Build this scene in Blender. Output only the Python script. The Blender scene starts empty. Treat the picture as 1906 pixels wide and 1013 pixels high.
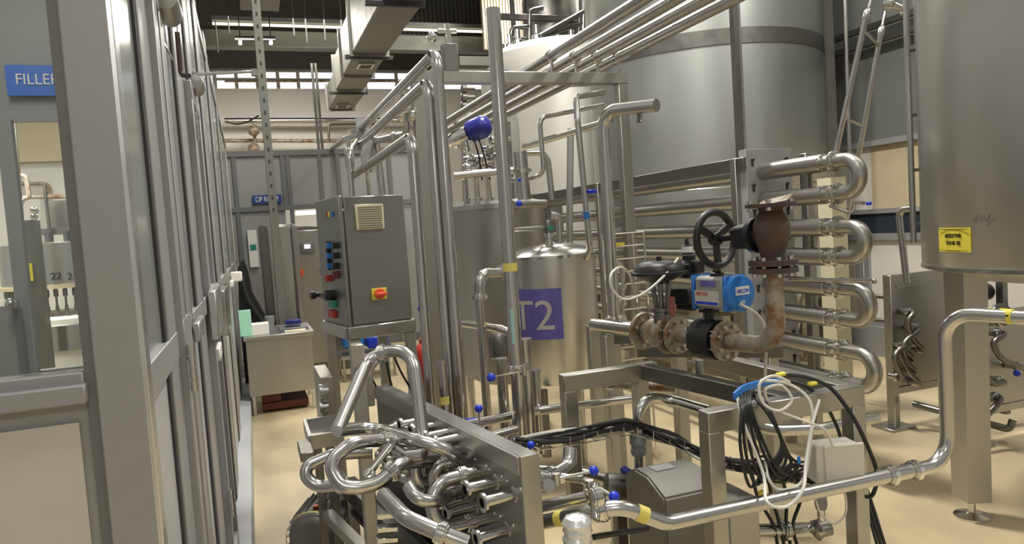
import bpy, bmesh, math, random
from mathutils import Vector as V, Matrix
random.seed(7)
sc = bpy.context.scene
col = sc.collection
# ---------------- camera: solved from the photograph's vanishing points ----------------
F, CX, CY, H = 1350.0, 953.0, 506.5, 1.65
_a = V(((462-CX)/F, (458-CY)/F, 1)).normalized()
_n = _a.cross(V((1, -.067, 0))).normalized()
if _n.y < 0: _n = -_n
UPc = -_n; Xc = _a.cross(UPc)
if Xc.x < 0: Xc = -Xc
MW = Matrix((Xc, _a, UPc))            # rows = world axes in camera coordinates (x right, y down, z forward)
EYE = V((0, 0, H))
cam_d = bpy.data.cameras.new('camera'); cam_d.sensor_width = 36; cam_d.lens = F/1906*36; cam_d.clip_start = .05; cam_d.clip_end = 200
cam = bpy.data.objects.new('camera', cam_d); col.objects.link(cam)
Rm = MW @ Matrix(((1, 0, 0), (0, -1, 0), (0, 0, -1)))
cam.matrix_world = Matrix.Translation(EYE) @ Rm.to_4x4()
sc.camera = cam
sc.view_settings.view_transform = 'Standard'; sc.view_settings.look = 'None'
sc.view_settings.gamma = 1; sc.view_settings.use_curve_mapping = False
sc.view_settings.exposure = 0.1
# ---------------- world: soft grey light of the rest of the hall ----------------
w = bpy.data.worlds.new('world'); sc.world = w; w.use_nodes = True
nt = w.node_tree; N = nt.nodes; L = nt.links
bg = N['Background']
tc = N.new('ShaderNodeTexCoord'); mp = N.new('ShaderNodeMapping'); mp.inputs['Scale'].default_value = (3.2, 3.2, .9)
nz = N.new('ShaderNodeTexNoise'); nz.inputs['Scale'].default_value = 1.6; nz.inputs['Detail'].default_value = 3
cr = N.new('ShaderNodeValToRGB')
cr.color_ramp.elements[0].position = .38; cr.color_ramp.elements[0].color = (.085, .082, .075, 1)
cr.color_ramp.elements[1].position = .64; cr.color_ramp.elements[1].color = (.66, .645, .59, 1)
L.new(tc.outputs['Generated'], mp.inputs['Vector']); L.new(mp.outputs[0], nz.inputs['Vector'])
L.new(nz.outputs['Fac'], cr.inputs['Fac']); L.new(cr.outputs[0], bg.inputs['Color']); bg.inputs['Strength'].default_value = 1.0
# ---------------- ceiling lamps and one added fill ----------------
def area(loc, sx, sy, power, colr=(1, .96, .88), rot=(0, 0, 0)):
    d = bpy.data.lights.new('bay_or_fill_lamp', 'AREA'); d.shape = 'RECTANGLE'; d.size = sx; d.size_y = sy; d.energy = power; d.color = colr
    o = bpy.data.objects.new('bay_or_fill_lamp', d); col.objects.link(o); o.location = loc; o.rotation_euler = rot
    return o
area((2.3, 4.3, 6.4), .4, .9, 330)
area((-.1, .2, 6.2), .5, .5, 65)
area((4.9, .9, 6.4), .7, .7, 190)
area((1.2, 8.6, 6.2), .6, 1.6, 120)
area((3.2, 9.2, 6.4), .6, 1.2, 150)
area((1.0, 14.0, 5.6), 2, 2, 230, (1, .95, .85))
area((5.4, 12.5, 6.6), 1.2, 1.2, 220)
area((-1.9, 6.0, 3.1), .6, .9, 105, (1, .95, .85))
area((-.9, 2.4, 3.1), .4, .8, 9)
area((-.25, -1.2, 2.9), .5, .5, 20)  # unseen fill, added to lift the near corner post

# ---------------- projection helpers ----------------
def ray(px, py): return MW @ V(((px-CX)/F, (py-CY)/F, 1))
def at(px, py, X=None, Y=None, Z=None):
    d = ray(px, py)
    t = X/d.x if X is not None else Y/d.y if Y is not None else (Z-H)/d.z
    return EYE + d*t
def atp(px, py, p0, n):
    d = ray(px, py); return EYE + d*((p0-EYE).dot(n)/d.dot(n))
A9 = math.radians(9.1)
SU = V((math.cos(A9), math.sin(A9), 0)); SV = V((-math.sin(A9), math.cos(A9), 0)); UZ = V((0, 0, 1)); UX = V((1, 0, 0)); UY = V((0, 1, 0))
AX = {'x': UX, 'y': UY, 'z': UZ, 'u': SU, 'v': SV}
def go(P, ax, tgt):
    """from P along an axis until the point shows at column (row for z) tgt"""
    e = AX[ax] if isinstance(ax, str) else ax
    c = MW.transposed() @ (P-EYE); k = MW.transposed() @ e
    if ax == 'z': q = tgt-CY; t = (F*c.y-q*c.z)/(q*k.z-F*k.y)
    else: q = tgt-CX; t = (F*c.x-q*c.z)/(q*k.z-F*k.x)
    return P + e*t
def run(P, *mv):
    out = [P]
    for m in mv:
        out.append(out[-1] + V(m) if len(m) == 3 else go(out[-1], m[0], m[1]))
    return out
# ---------------- materials ----------------
MATS = {}
def mat(name, colr, rough=.5, metal=0, nscale=0, namt=0, ramount=0, stretch=(1, 1, 1), spec=.5, emit=None, estr=0, dirt=None, dirtamt=0, dscale=3, bump=0, coat=0):
    m = bpy.data.materials.new(name); m.use_nodes = True; t = m.node_tree; b = t.nodes['Principled BSDF']
    c = tuple(colr)+(1,)
    b.inputs['Base Color'].default_value = c; b.inputs['Roughness'].default_value = rough; b.inputs['Metallic'].default_value = metal
    b.inputs['Specular IOR Level'].default_value = spec
    if coat: b.inputs['Coat Weight'].default_value = coat; b.inputs['Coat Roughness'].default_value = .12
    if emit: b.inputs['Emission Color'].default_value = tuple(emit)+(1,); b.inputs['Emission Strength'].default_value = estr
    co = t.nodes.new('ShaderNodeTexCoord'); mpn = t.nodes.new('ShaderNodeMapping'); mpn.inputs['Scale'].default_value = stretch
    t.links.new(co.outputs['Object'], mpn.inputs['Vector'])
    last = None
    if nscale:
        n = t.nodes.new('ShaderNodeTexNoise'); n.inputs['Scale'].default_value = nscale; n.inputs['Detail'].default_value = 5
        t.links.new(mpn.outputs[0], n.inputs['Vector'])
        mx = t.nodes.new('ShaderNodeMix'); mx.data_type = 'RGBA'
        mx.inputs['A'].default_value = tuple(max(0, x*(1-namt)) for x in colr)+(1,); mx.inputs['B'].default_value = tuple(min(1, x*(1+namt)) for x in colr)+(1,)
        t.links.new(n.outputs['Fac'], mx.inputs['Factor']); t.links.new(mx.outputs['Result'], b.inputs['Base Color']); last = mx
        if ramount:
            mr = t.nodes.new('ShaderNodeMapRange'); mr.inputs['From Min'].default_value = .3; mr.inputs['From Max'].default_value = .7
            mr.inputs['To Min'].default_value = max(.02, rough-ramount); mr.inputs['To Max'].default_value = min(1, rough+ramount)
            t.links.new(n.outputs['Fac'], mr.inputs['Value']); t.links.new(mr.outputs[0], b.inputs['Roughness'])
        if bump:
            bp = t.nodes.new('ShaderNodeBump'); bp.inputs['Strength'].default_value = bump; bp.inputs['Distance'].default_value = .004
            t.links.new(n.outputs['Fac'], bp.inputs['Height']); t.links.new(bp.outputs[0], b.inputs['Normal'])
    if dirt:
        n = t.nodes.new('ShaderNodeTexNoise'); n.inputs['Scale'].default_value = dscale; n.inputs['Detail'].default_value = 8; n.inputs['Roughness'].default_value = .65
        t.links.new(co.outputs['Object'], n.inputs['Vector'])
        r = t.nodes.new('ShaderNodeValToRGB'); r.color_ramp.elements[0].position = .5-.12*dirtamt; r.color_ramp.elements[1].position = .66-.1*dirtamt
        mx = t.nodes.new('ShaderNodeMix'); mx.data_type = 'RGBA'; mx.inputs['B'].default_value = tuple(dirt)+(1,)
        if last: t.links.new(last.outputs['Result'], mx.inputs['A'])
        else: mx.inputs['A'].default_value = c
        t.links.new(n.outputs['Fac'], r.inputs['Fac']); t.links.new(r.outputs[0], mx.inputs['Factor']); t.links.new(mx.outputs['Result'], b.inputs['Base Color'])
        if metal:
            iv = t.nodes.new('ShaderNodeMath'); iv.operation = 'MULTIPLY_ADD'; iv.inputs[1].default_value = -metal*.9; iv.inputs[2].default_value = metal
            t.links.new(r.outputs[0], iv.inputs[0]); t.links.new(iv.outputs[0], b.inputs['Metallic'])
    MATS[name] = m; return m
mat('steel', (.56, .55, .53), .22, 1)
mat('steel_matte', (.46, .45, .43), .33, 1)
mat('blue_sign_dim', (.012, .045, .24), .4)  # same sign blue, with the far wall's dim light in the colour
mat('panel_light', (.46, .47, .49), .4, .2)
mat('steel_bright', (.70, .69, .66), .16, 1, 10, .04, .02)
mat('steel_sheet', (.43, .425, .40), .38, 1, 6, .07, .04, (1.2, 1.2, .35))
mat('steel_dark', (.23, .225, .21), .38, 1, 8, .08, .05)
mat('steel_tank', (.64, .635, .62), .33, 1, 4, .06, .05, (1, 1, .22), bump=.05)
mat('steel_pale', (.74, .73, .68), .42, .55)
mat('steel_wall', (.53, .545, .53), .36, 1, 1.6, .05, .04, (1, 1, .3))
mat('steel_cab', (.31, .31, .30), .42, 1, 3, .08, .05, (1, 1, .4))
mat('galvanised', (.22, .22, .20), .5, .5, 8, .1, .08)
mat('alu_grey', (.30, .30, .305), .42, .15, 3, .05, .04)
mat('alu_dark', (.15, .15, .15), .5, .1)
mat('alu_edge', (.62, .63, .64), .28, .9, 8, .12, .06)
mat('panel_grey', (.275, .28, .275), .45, 0, 2, .04, .03)
mat('panel_cream', (.52, .495, .46), .5, 0, 3, .04)
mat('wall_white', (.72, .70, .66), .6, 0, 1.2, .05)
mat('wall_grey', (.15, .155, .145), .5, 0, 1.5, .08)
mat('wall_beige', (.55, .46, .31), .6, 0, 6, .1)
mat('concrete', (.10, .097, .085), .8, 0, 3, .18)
mat('duct', (.20, .20, .18), .5, .5, 6, .12, .06)
mat('gasket', (.04, .04, .042), .6)
mat('floor', (.60, .50, .315), .33, 0, 2.2, .12, .12, dirt=(.50, .415, .26), dirtamt=.3, dscale=.9, spec=.4)
mat('blue', (.012, .045, .62), .3); mat('blue_sign', (.03, .15, .62), .4); mat('blue_light', (.02, .18, .58), .35)
mat('blue_dark', (.02, .025, .22), .3, 0, 12, .4)
mat('black', (.012, .012, .013), .42); mat('black_metal', (.03, .03, .034), .3, .5)
mat('cable_black', (.014, .014, .015), .4); mat('cable_white', (.66, .65, .60), .5); mat('cable_grey', (.3, .3, .3), .5)
mat('yellow', (.78, .68, .07), .5); mat('yellow_tape', (.74, .65, .16), .5, 0, 30, .12)
mat('purple', (.13, .11, .40), .42, 0, 26, .30, 0, (1, 1, .25))
mat('white', (.78, .77, .73), .5); mat('box_white', (.62, .60, .54), .45); mat('actuator_grey', (.36, .36, .34), .45, .3); mat('cream_plastic', (.74, .70, .50), .5)
mat('red', (.42, .03, .02), .45); mat('orange_red', (.75, .10, .04), .4); mat('green', (.02, .25, .16), .45); mat('amber', (.8, .35, .02), .4)
mat('mint', (.36, .72, .55), .6); mat('teal_label', (.33, .55, .52), .5); mat('red_faded', (.30, .10, .07), .6); mat('maroon', (.13, .03, .025), .6)
mat('rust', (.085, .052, .038), .8, .1, 22, .5, 0, dirt=(.05, .048, .05), dirtamt=.5, dscale=7, bump=.5)
mat('rusty_pipe', (.38, .36, .31), .5, .5, 9, .2, .1, dirt=(.20, .10, .045), dirtamt=.5, dscale=11)
mat('flange_stained', (.42, .39, .33), .42, .7, 14, .25, .1, dirt=(.20, .105, .05), dirtamt=.3, dscale=13)
mat('foil', (.75, .75, .74), .3, .6, 20, .1, .1, bump=.4)
mat('grey_plastic', (.16, .17, .18), .5); mat('pvc_grey', (.25, .26, .26), .5); mat('motor_grey', (.17, .165, .15), .5, .2, 10, .2)
mat('lamp_glow', (1, 1, 1), .5, emit=(1, .9, .62), estr=1.4)
mat('window_glow', (1, 1, 1), .5, emit=(1, .95, .84), estr=1.15)
mat('window_glow_blue', (1, 1, 1), .5, emit=(.74, .83, 1), estr=1.5)
mat('window_dark', (.03, .04, .055), .1, 0, 3, .3)
g = bpy.data.materials.new('glass'); g.use_nodes = True; t = g.node_tree; t.nodes.clear()
o_ = t.nodes.new('ShaderNodeOutputMaterial'); mx = t.nodes.new('ShaderNodeMixShader'); tr = t.nodes.new('ShaderNodeBsdfTransparent'); gl = t.nodes.new('ShaderNodeBsdfGlossy'); fr = t.nodes.new('ShaderNodeFresnel')
fr.inputs['IOR'].default_value = 1.5; gl.inputs['Roughness'].default_value = .02; tr.inputs['Color'].default_value = (.93, .95, .94, 1)
t.links.new(fr.outputs[0], mx.inputs[0]); t.links.new(tr.outputs[0], mx.inputs[1]); t.links.new(gl.outputs[0], mx.inputs[2]); t.links.new(mx.outputs[0], o_.inputs[0]); MATS['glass'] = g
# side windows of the partition: tinted, mostly mirroring the hall
mat('glass_grey', (.25, .27, .265), .2, 0, 2, .05, spec=.8)
# ---------------- mesh helpers ----------------
def B(): return bmesh.new()
def box(b, lo, hi, bev=0):
    lo = V(lo); hi = V(hi); obx(b, (lo+hi)/2, [abs(hi[i]-lo[i]) for i in range(3)], UX, UY, bev)
def obx(b, c, s, ex=UX, ey=UY, bev=0):
    ex = ex.normalized(); ez = ex.cross(ey).normalized(); ey = ez.cross(ex)
    s = [q+random.uniform(-.0006, .0006) for q in s]
    M = Matrix((ex*s[0], ey*s[1], ez*s[2])).transposed().to_4x4(); M.translation = c
    r = bmesh.ops.create_cube(b, size=1, matrix=M)
    if bev:
        es = list({e for v in r['verts'] for e in v.link_edges}); bmesh.ops.bevel(b, geom=es, offset=bev, segments=1, profile=.5, affect='EDGES')
def beam(b, p, q, w_, h_, up=UZ, bev=0.003):
    """square section from p to q"""
    d = q-p; u = up if abs(d.normalized().dot(up)) < .95 else UX
    obx(b, (p+q)/2, (d.length, w_, h_), d, u.cross(d), bev)
def frame_of(d):
    d = d.normalized(); a = UZ if abs(d.z) < .9 else UX
    u = a.cross(d).normalized(); return u, d.cross(u)
def lathe(b, p, d, prof, n=24, cap=True):
    d = V(d).normalized(); u, v = frame_of(d); rings = []
    for r, h in prof:
        rings.append([b.verts.new(p+d*h+(u*math.cos(k*2*math.pi/n)+v*math.sin(k*2*math.pi/n))*max(r, 1e-5)) for k in range(n)])
    for a, c in zip(rings, rings[1:]):
        for k in range(n): b.faces.new((a[k], a[(k+1) % n], c[(k+1) % n], c[k]))
    if cap:
        b.faces.new(rings[0][::-1]); b.faces.new(rings[-1])
def cyl(b, p, q, r, r2=None, n=20): lathe(b, p, q-p, [(r, 0), (r if r2 is None else r2, (q-p).length)], n)
def sph(b, c, r, n=14): bmesh.ops.create_uvsphere(b, u_segments=n, v_segments=n//2+2, radius=r, matrix=Matrix.Translation(c))
def fillet(pts, rb, steps=7):
    out = [pts[0]]
    for i in range(1, len(pts)-1):
        p, c, q = pts[i-1], pts[i], pts[i+1]; a = (p-c); e = (q-c); la, le = a.length, e.length
        if la < 1e-6 or le < 1e-6: continue
        a /= la; e /= le; ang = a.angle(e, math.pi)
        if ang > math.pi-.03: out.append(c); continue
        tl = min(rb/math.tan(ang/2), la*.499, le*.499); rr = tl*math.tan(ang/2)
        ctr = c+(a+e).normalized()*(rr/math.sin(ang/2)); s0 = c+a*tl-ctr; s1 = c+e*tl-ctr; th = s0.angle(s1)
        for k in range(steps+1):
            f = k/steps; out.append(ctr+(s0*math.sin((1-f)*th)+s1*math.sin(f*th))/max(math.sin(th), 1e-6))
    out.append(pts[-1]); return out
def tube(b, pts, r, n=14, cap=True):
    d0 = (pts[1]-pts[0]).normalized(); u, v = frame_of(d0); rings = []; prev = d0
    for i, p in enumerate(pts):
        if i == 0: d = d0
        elif i == len(pts)-1: d = (pts[i]-pts[i-1]).normalized()
        else:
            d = (pts[i+1]-pts[i]).normalized()+(pts[i]-pts[i-1]).normalized()
            d = d.normalized() if d.length > 1e-6 else prev
        q = prev.rotation_difference(d); u = q @ u; v = q @ v; prev = d
        rings.append([b.verts.new(p+(u*math.cos(k*2*math.pi/n)+v*math.sin(k*2*math.pi/n))*r) for k in range(n)])
    for a, c in zip(rings, rings[1:]):
        for k in range(n): b.faces.new((a[k], a[(k+1) % n], c[(k+1) % n], c[k]))
    if cap: b.faces.new(rings[0][::-1]); b.faces.new(rings[-1])
def smooth(pts, k=6):
    P = [pts[0]]+list(pts)+[pts[-1]]; out = []
    for i in range(1, len(P)-2):
        for s in range(k):
            t_ = s/k; a, b_, c, d = P[i-1], P[i], P[i+1], P[i+2]
            out.append(.5*((2*b_)+(c-a)*t_+(2*a-5*b_+4*c-d)*t_*t_+(3*b_-a-3*c+d)*t_**3))
    out.append(pts[-1]); return out
def prism(b, poly, ext):
    a = [b.verts.new(p) for p in poly]; c = [b.verts.new(p+ext) for p in poly]; n = len(a)
    b.faces.new(a[::-1]); b.faces.new(c)
    for k in range(n): b.faces.new((a[k], a[(k+1) % n], c[(k+1) % n], c[k]))
def text(b, s, p, ex, ez, h, depth=.002, wid=None):
    """letters of cap height h with their lower left corner at p"""
    cu = bpy.data.curves.new('t', 'FONT'); cu.body = s; cu.size = h/.72; cu.extrude = depth
    o = bpy.data.objects.new('t', cu); col.objects.link(o); bpy.context.view_layer.update()
    me = bpy.data.meshes.new_from_object(o.evaluated_get(bpy.context.evaluated_depsgraph_get())); bpy.data.objects.remove(o)
    xs = [v.co.x for v in me.vertices]; sx = 1 if wid is None else wid/(max(xs)-min(xs))
    ex = ex.normalized(); ez = ez.normalized(); nn = ex.cross(ez)
    M = Matrix((ex*sx, ez, nn)).transposed().to_4x4(); M.translation = p - ex*min(xs)*sx
    me.transform(M); b.from_mesh(me); bpy.data.meshes.remove(me)
# ---------------- object helpers ----------------
def wloc(o):
    l = V(o.location)
    while o.parent: o = o.parent; l += o.location
    return l
def obj(name, b, m, parent=None, label=None, origin=None):
    bmesh.ops.recalc_face_normals(b, faces=b.faces)
    vs = [v.co for v in b.verts]
    lo = V([min(v[i] for v in vs) for i in range(3)]); hi = V([max(v[i] for v in vs) for i in range(3)])
    org = origin or V(((lo.x+hi.x)/2, (lo.y+hi.y)/2, lo.z))
    bmesh.ops.translate(b, verts=b.verts, vec=-org)
    me = bpy.data.meshes.new(name); b.to_mesh(me); b.free()
    me.polygons.foreach_set('use_smooth', [True]*len(me.polygons)); me.set_sharp_from_angle(angle=math.radians(38))
    me.materials.append(MATS[m]); o = bpy.data.objects.new(name, me); col.objects.link(o)
    o.location = org
    if parent: o.parent = parent; o.location = org-wloc(parent)
    if label: o['label'] = label
    return o
def tag(o, label, cat, group=None):
    o['label'] = label; o['category'] = cat
    if group: o['group'] = group
    return o
def thing(name, label, cat, loc, group=None):
    o = bpy.data.objects.new(name, None); o.empty_display_size = .1; col.objects.link(o); o.location = V(loc); return tag(o, label, cat, group)
def solo(name, b, m, label, cat, group=None): return tag(obj(name, b, m), label, cat, group)
def struct(name, b, m, parent=None):
    o = obj(name, b, m, parent)
    if not parent: o['kind'] = 'structure'
    return o
def stuff(name, b, m, label, cat): o = solo(name, b, m, label, cat); o['kind'] = 'stuff'; return o
def dup(root, dloc, label=None, rz=0):
    r = root.copy(); col.objects.link(r); r.location = root.location+V(dloc)
    if rz: r.rotation_euler = (0, 0, rz)
    if label: r['label'] = label
    for ch in list(root.children):
        c = ch.copy(); col.objects.link(c); c.parent = r
        for g_ in ch.children:
            d = g_.copy(); col.objects.link(d); d.parent = c
    return r
def along(pts, f):
    ls = [(q-p).length for p, q in zip(pts, pts[1:])]; s = f*sum(ls)
    for (p, q), l in zip(zip(pts, pts[1:]), ls):
        if s <= l or q is pts[-1]: d = (q-p).normalized(); return p+d*min(s, l), d
        s -= l
def clampbm(b, p, d, r):
    lathe(b, p-d*.018, d, [(r*1.1, 0), (r*1.32, .003), (r*1.32, .008), (r*1.5, .010), (r*1.5, .027), (r*1.32, .029), (r*1.32, .033), (r*1.1, .036)], 20)
    u, v = frame_of(d); s = u if abs(u.z) < abs(v.z) else v
    lathe(b, p+s*r*1.35-UZ*r*.5, UZ, [(.006, 0), (.006, r*1.2)], 8); obx(b, p+s*r*1.55, (.024, .024, .022), d, s)
def pipe(label, pts, r, bend=None, clamps=(), tapes=(), m='steel', name='steel_pipe', cat='pipe', group=None, n=16, nofillet=False, hook=None, cap_ends=False):
    path = pts if nofillet else fillet(pts, bend or r*2.6)
    b = B(); tube(b, path, r, n)
    if cap_ends:
        for e, q in ((path[0], path[1]), (path[-1], path[-2])):
            d = (q-e).normalized(); lathe(b, e-d*.003, d, [(r*1.25, 0), (r*1.25, .01)], 16)
    if not clamps and not tapes and not hook: return solo(name, b, m, label, cat, group)
    t_ = thing(name, label, cat, path[0], group); obj('pipe_run', b, m, t_)
    for f in clamps:
        p, d = along(path, f); k = B(); clampbm(k, p, d, r); obj('clamp', k, 'steel_bright', t_)
    for f in tapes:
        p, d = along(path, f); k = B(); lathe(k, p-d*.018, d, [(r+.0015, 0), (r+.0015, .036)], 18); obj('tape_band', k, 'yellow_tape', t_, 'yellow tape band')
    return t_
# ================= THE HALL =================
WX = -.185; RX = 6.43; FY = 11.2; BY = 18.0
b = B(); box(b, (-9, -7, -.1), (12, 24, 0)); struct('floor', b, 'floor')
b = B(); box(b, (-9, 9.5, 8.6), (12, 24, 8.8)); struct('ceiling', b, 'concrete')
# back wall of the hall, far behind the partition
def zb(px, py): return at(px, py, Y=BY).z
zs = [zb(500, y) for y in (165, 131, 80, 58)]
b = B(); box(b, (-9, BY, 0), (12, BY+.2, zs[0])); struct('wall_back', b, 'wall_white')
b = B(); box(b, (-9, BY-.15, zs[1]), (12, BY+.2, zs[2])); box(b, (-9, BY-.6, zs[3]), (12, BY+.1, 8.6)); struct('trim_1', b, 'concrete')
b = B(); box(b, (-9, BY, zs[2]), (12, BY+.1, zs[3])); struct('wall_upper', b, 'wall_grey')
xa, xb_, xc_ = at(400, 150, Y=BY).x, at(555, 150, Y=BY).x, at(905, 150, Y=BY).x
for i, (x0, x1, mm) in enumerate(((xa, xb_, 'window_glow'), (xb_, xc_, 'window_glow_blue'))):
    b = B(); box(b, (x0, BY+.05, zs[0]), (x1, BY+.1, zs[1])); wo = struct('window_%d' % (i+1), b, mm)
    b = B()
    for k in range(5):
        x = x0+(x1-x0)*k/4; box(b, (x-.04, BY-.02, zs[0]), (x+.04, BY+.04, zs[1]))
    box(b, (x0, BY-.02, (zs[0]+zs[1])/2-.03), (x1, BY+.04, (zs[0]+zs[1])/2+.03)); box(b, (x0, BY-.02, zs[1]-.04), (x1, BY+.04, zs[1])); obj('window_frame', b, 'panel_cream', wo)
# light beam and lamps in the roof beyond
yb = at(500, 90, Y=15.5).z
b = B(); box(b, (-1.5, 15.4, yb), (6.3, 15.7, yb+.32)); struct('trim_2', b, 'galvanised')
lp = thing('strip_lamp', 'long glowing strip lamp under the dark beam near the roof', 'lamp', (0, 15.2, yb+.3))
b = B(); box(b, (at(398, 76, Y=15.2).x, 15.15, yb+.36), (at(905, 80, Y=15.2).x, 15.25, yb+.385)); obj('tube', b, 'lamp_glow', lp)
b = B(); box(b, (at(398, 76, Y=15.2).x, 15.1, yb+.42), (at(905, 80, Y=15.2).x, 15.3, yb+.5)); obj('housing', b, 'galvanised', lp)
for x in (-1.2, 2.5, 6): b = B(); cyl(b, V((x, 15.2, yb+.45)), V((x, 15.2, 8.6)), .015, n=6); obj('hanging_rod', b, 'gasket', lp)
cf = thing('lamp_bracket', 'dark crossbar with two white end brackets in front of the strip lamp', 'bracket', at(475, 75, Y=14.9))
b = B(); beam(b, at(437, 72, Y=14.9), at(512, 72, Y=14.9), .08, .08); obj('crossbar', b, 'gasket', cf)
for x in (447, 504):
    b = B(); beam(b, at(x, 74, Y=14.9), at(x, 84, Y=14.9), .06, .06); obj('end_bracket', b, 'white', cf)
    b = B(); e = at(x, 72, Y=14.9); tube(b, [e, V((e.x, 14.9, 8.6))], .012, 6); obj('hanging_rod', b, 'gasket', cf)
# high corrugated cladding, upper middle
b = B(); x0 = at(900, 50, Y=14).x; x1 = at(1130, 50, Y=14).x; z0 = at(930, 92, Y=14).z
n = 44
for k in range(n):
    xx = x0+(x1-x0)*k/n; box(b, (xx, 14, z0), (xx+(x1-x0)/n*.7, 14.06, 8.4))
box(b, (x0, 14.05, z0), (x1, 14.1, 8.4)); struct('wall_cladding', b, 'wall_beige')
x2 = at(742, 40, Y=16).x; x3 = at(900, 40, Y=16).x; z1 = at(820, 76, Y=16).z
b = B(); n = 20
for k in range(n):
    xx = x2+(x3-x2)*k/n; box(b, (xx, 16, z1), (xx+(x3-x2)/n*.8, 16.05, 8.4))
box(b, (x2, 16.05, z1), (x3, 16.1, 8.4)); struct('wall_cladding_2', b, 'concrete')
b = B(); box(b, (x3-.03, 15.9, z1-.05), (x3+.06, 15.98, 8.4)); box(b, (x2, 15.9, z1-.09), (x3, 15.98, z1)); struct('trim_3', b, 'wall_beige')
# pipes on the back wall
for i, (ya, yb2, r, lab) in enumerate(((225, 224, .07, 'thick bright horizontal pipe along the white wall behind the partition'),
        (262, 263, .045, 'lower brown-grey pipe along the white wall just above the partition'), (151, 151, .03, 'thin pipe running across the high bright windows'))):
    pipe(lab, [at(418, ya, Y=17.6), at(800, yb2, Y=17.6)], r, m='steel' if i == 0 else 'rusty_pipe', name='wall_pipe')
for i, x in enumerate((590, 597)):
    pipe(('left' if i == 0 else 'right')+' one of two thin brown drop pipes in front of the white wall', [at(x-10, 118, Y=14), V((at(x+4, 279, Y=14).x, 14, 0))], .025, m='steel_dark', name='drop_pipe', n=8)
pipe('square-cornered thin pipe loop on the white wall above the partition', [at(612, 262, Y=17.4), at(612, 232, Y=17.4), at(700, 231, Y=17.4)], .03, m='steel_dark', name='wall_pipe', n=8)
t_ = thing('wall_valve', 'brown vertical pipe with two round flanges on the white wall', 'valve', at(474, 278, Y=17.3))
b = B(); tube(b, [at(474, 229, Y=17.3), at(474, 279, Y=17.3)], .035, 8); obj('pipe_run', b, 'rusty_pipe', t_)
for y in (243, 277):
    b = B(); sph(b, at(472, y, Y=17.2), .13); obj('flange', b, 'rusty_pipe', t_)
tag(obj('cable', (lambda q: (tube(q, smooth([at(420, 226, Y=11), at(440, 231, Y=11), at(462, 226, Y=11), at(482, 215, Y=11)]), .012, 6), q)[1])(B()), 'cable_black'), 'thin black cable drooping from the unistrut post to the partition top', 'cable')
# ceiling rods
rods = [(405, 0, 98), (426, 0, 62), (475, 0, 60), (547, 12, 66), (571, 0, 80), (605, 0, 75), (641, 0, 130), (552, 100, 152)]
for i, (x, y0, y1) in enumerate(rods[:-1]):
    b = B(); e = at(x+1, y1, Y=13.5); tube(b, [V((e.x, 13.5, 8.6)), e], .013, 6); solo('hanger_rod', b, 'gasket', 'thin dark rod hanging from the roof beams above the partition', 'rod', 'hanger rods under the roof')
b = B(); x0 = at(447, 5, Y=13); x1 = at(520, 5, Y=13); box(b, (x0.x, 12.8, x0.z), (x1.x, 13.4, x0.z+.5)); solo('lamp_housing', b, 'wall_grey', 'rectangular grey lamp housing cut by the top edge of the photo', 'lamp')
# ---- the hvac duct running back along the roof ----
dk = thing('air_duct', 'galvanised rectangular ventilation duct stepping down and away under the roof', 'duct', at(700, 80, Y=9.5))
def ductbox(l, r_, bt, tp, Y0, Y1, nm='duct_section', m='duct'):
    p = at(l, bt, Y=Y0); q = at(r_, bt, Y=Y0); tz = at(l, tp, Y=Y0).z
    k = B(); box(k, (p.x, Y0, p.z), (q.x, Y1, tz), .02); obj(nm, k, m, dk)
ZD = 4.45
def ductseg(l, r_, y, y0, hgt, m='duct'):
    far = at((l+r_)/2, y, Z=ZD).y; near = at((l+r_)/2, y0, Z=ZD).y if y0 is not None else 5.5
    xl, xr = at(l, y, Y=far).x, at(r_, y, Y=far).x; k = B(); box(k, (xl, near, ZD), (xr, far-.02, ZD+hgt), .02); obj('duct_section', k, m, dk)
    k = B(); box(k, (xl-.04, far-.06, ZD-.04), (xr+.04, far-.02, ZD+hgt+.04)); obj('flange_rim', k, 'galvanised', dk); return far
Y1_ = ductseg(655, 719, 102, None, .95); Y2_ = ductseg(638, 693, 142, 102, .75); Y3_ = ductseg(625, 676, 169, 142, .62); Y4_ = ductseg(611, 658, 204, 169, .5)
for x0, x1, y, Yd in ((680, 790, 10, Y1_-2.6), (642, 731, 104, Y1_), (613, 684, 171, Y3_)):
    k = B(); p = at(x0, y, Y=Yd); q = at(x1, y, Y=Yd); zz = ZD-.04; beam(k, V((p.x, Yd, zz)), V((q.x, Yd, zz)), .06, .06); obj('support_bar', k, 'gasket', dk)
for (x, y) in ((680, 122), (637, 197)):
    c = at(x, y, Z=ZD-.02); k = B()
    for s in (-1, 1): obx(k, c+V((s*.11, 0, 0)), (.03, .35, .04)); obx(k, c+V((0, s*.16, 0)), (.24, .03, .04))
    obj('air_grille', k, 'steel_bright', dk, 'bright rectangular air grille')
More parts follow.
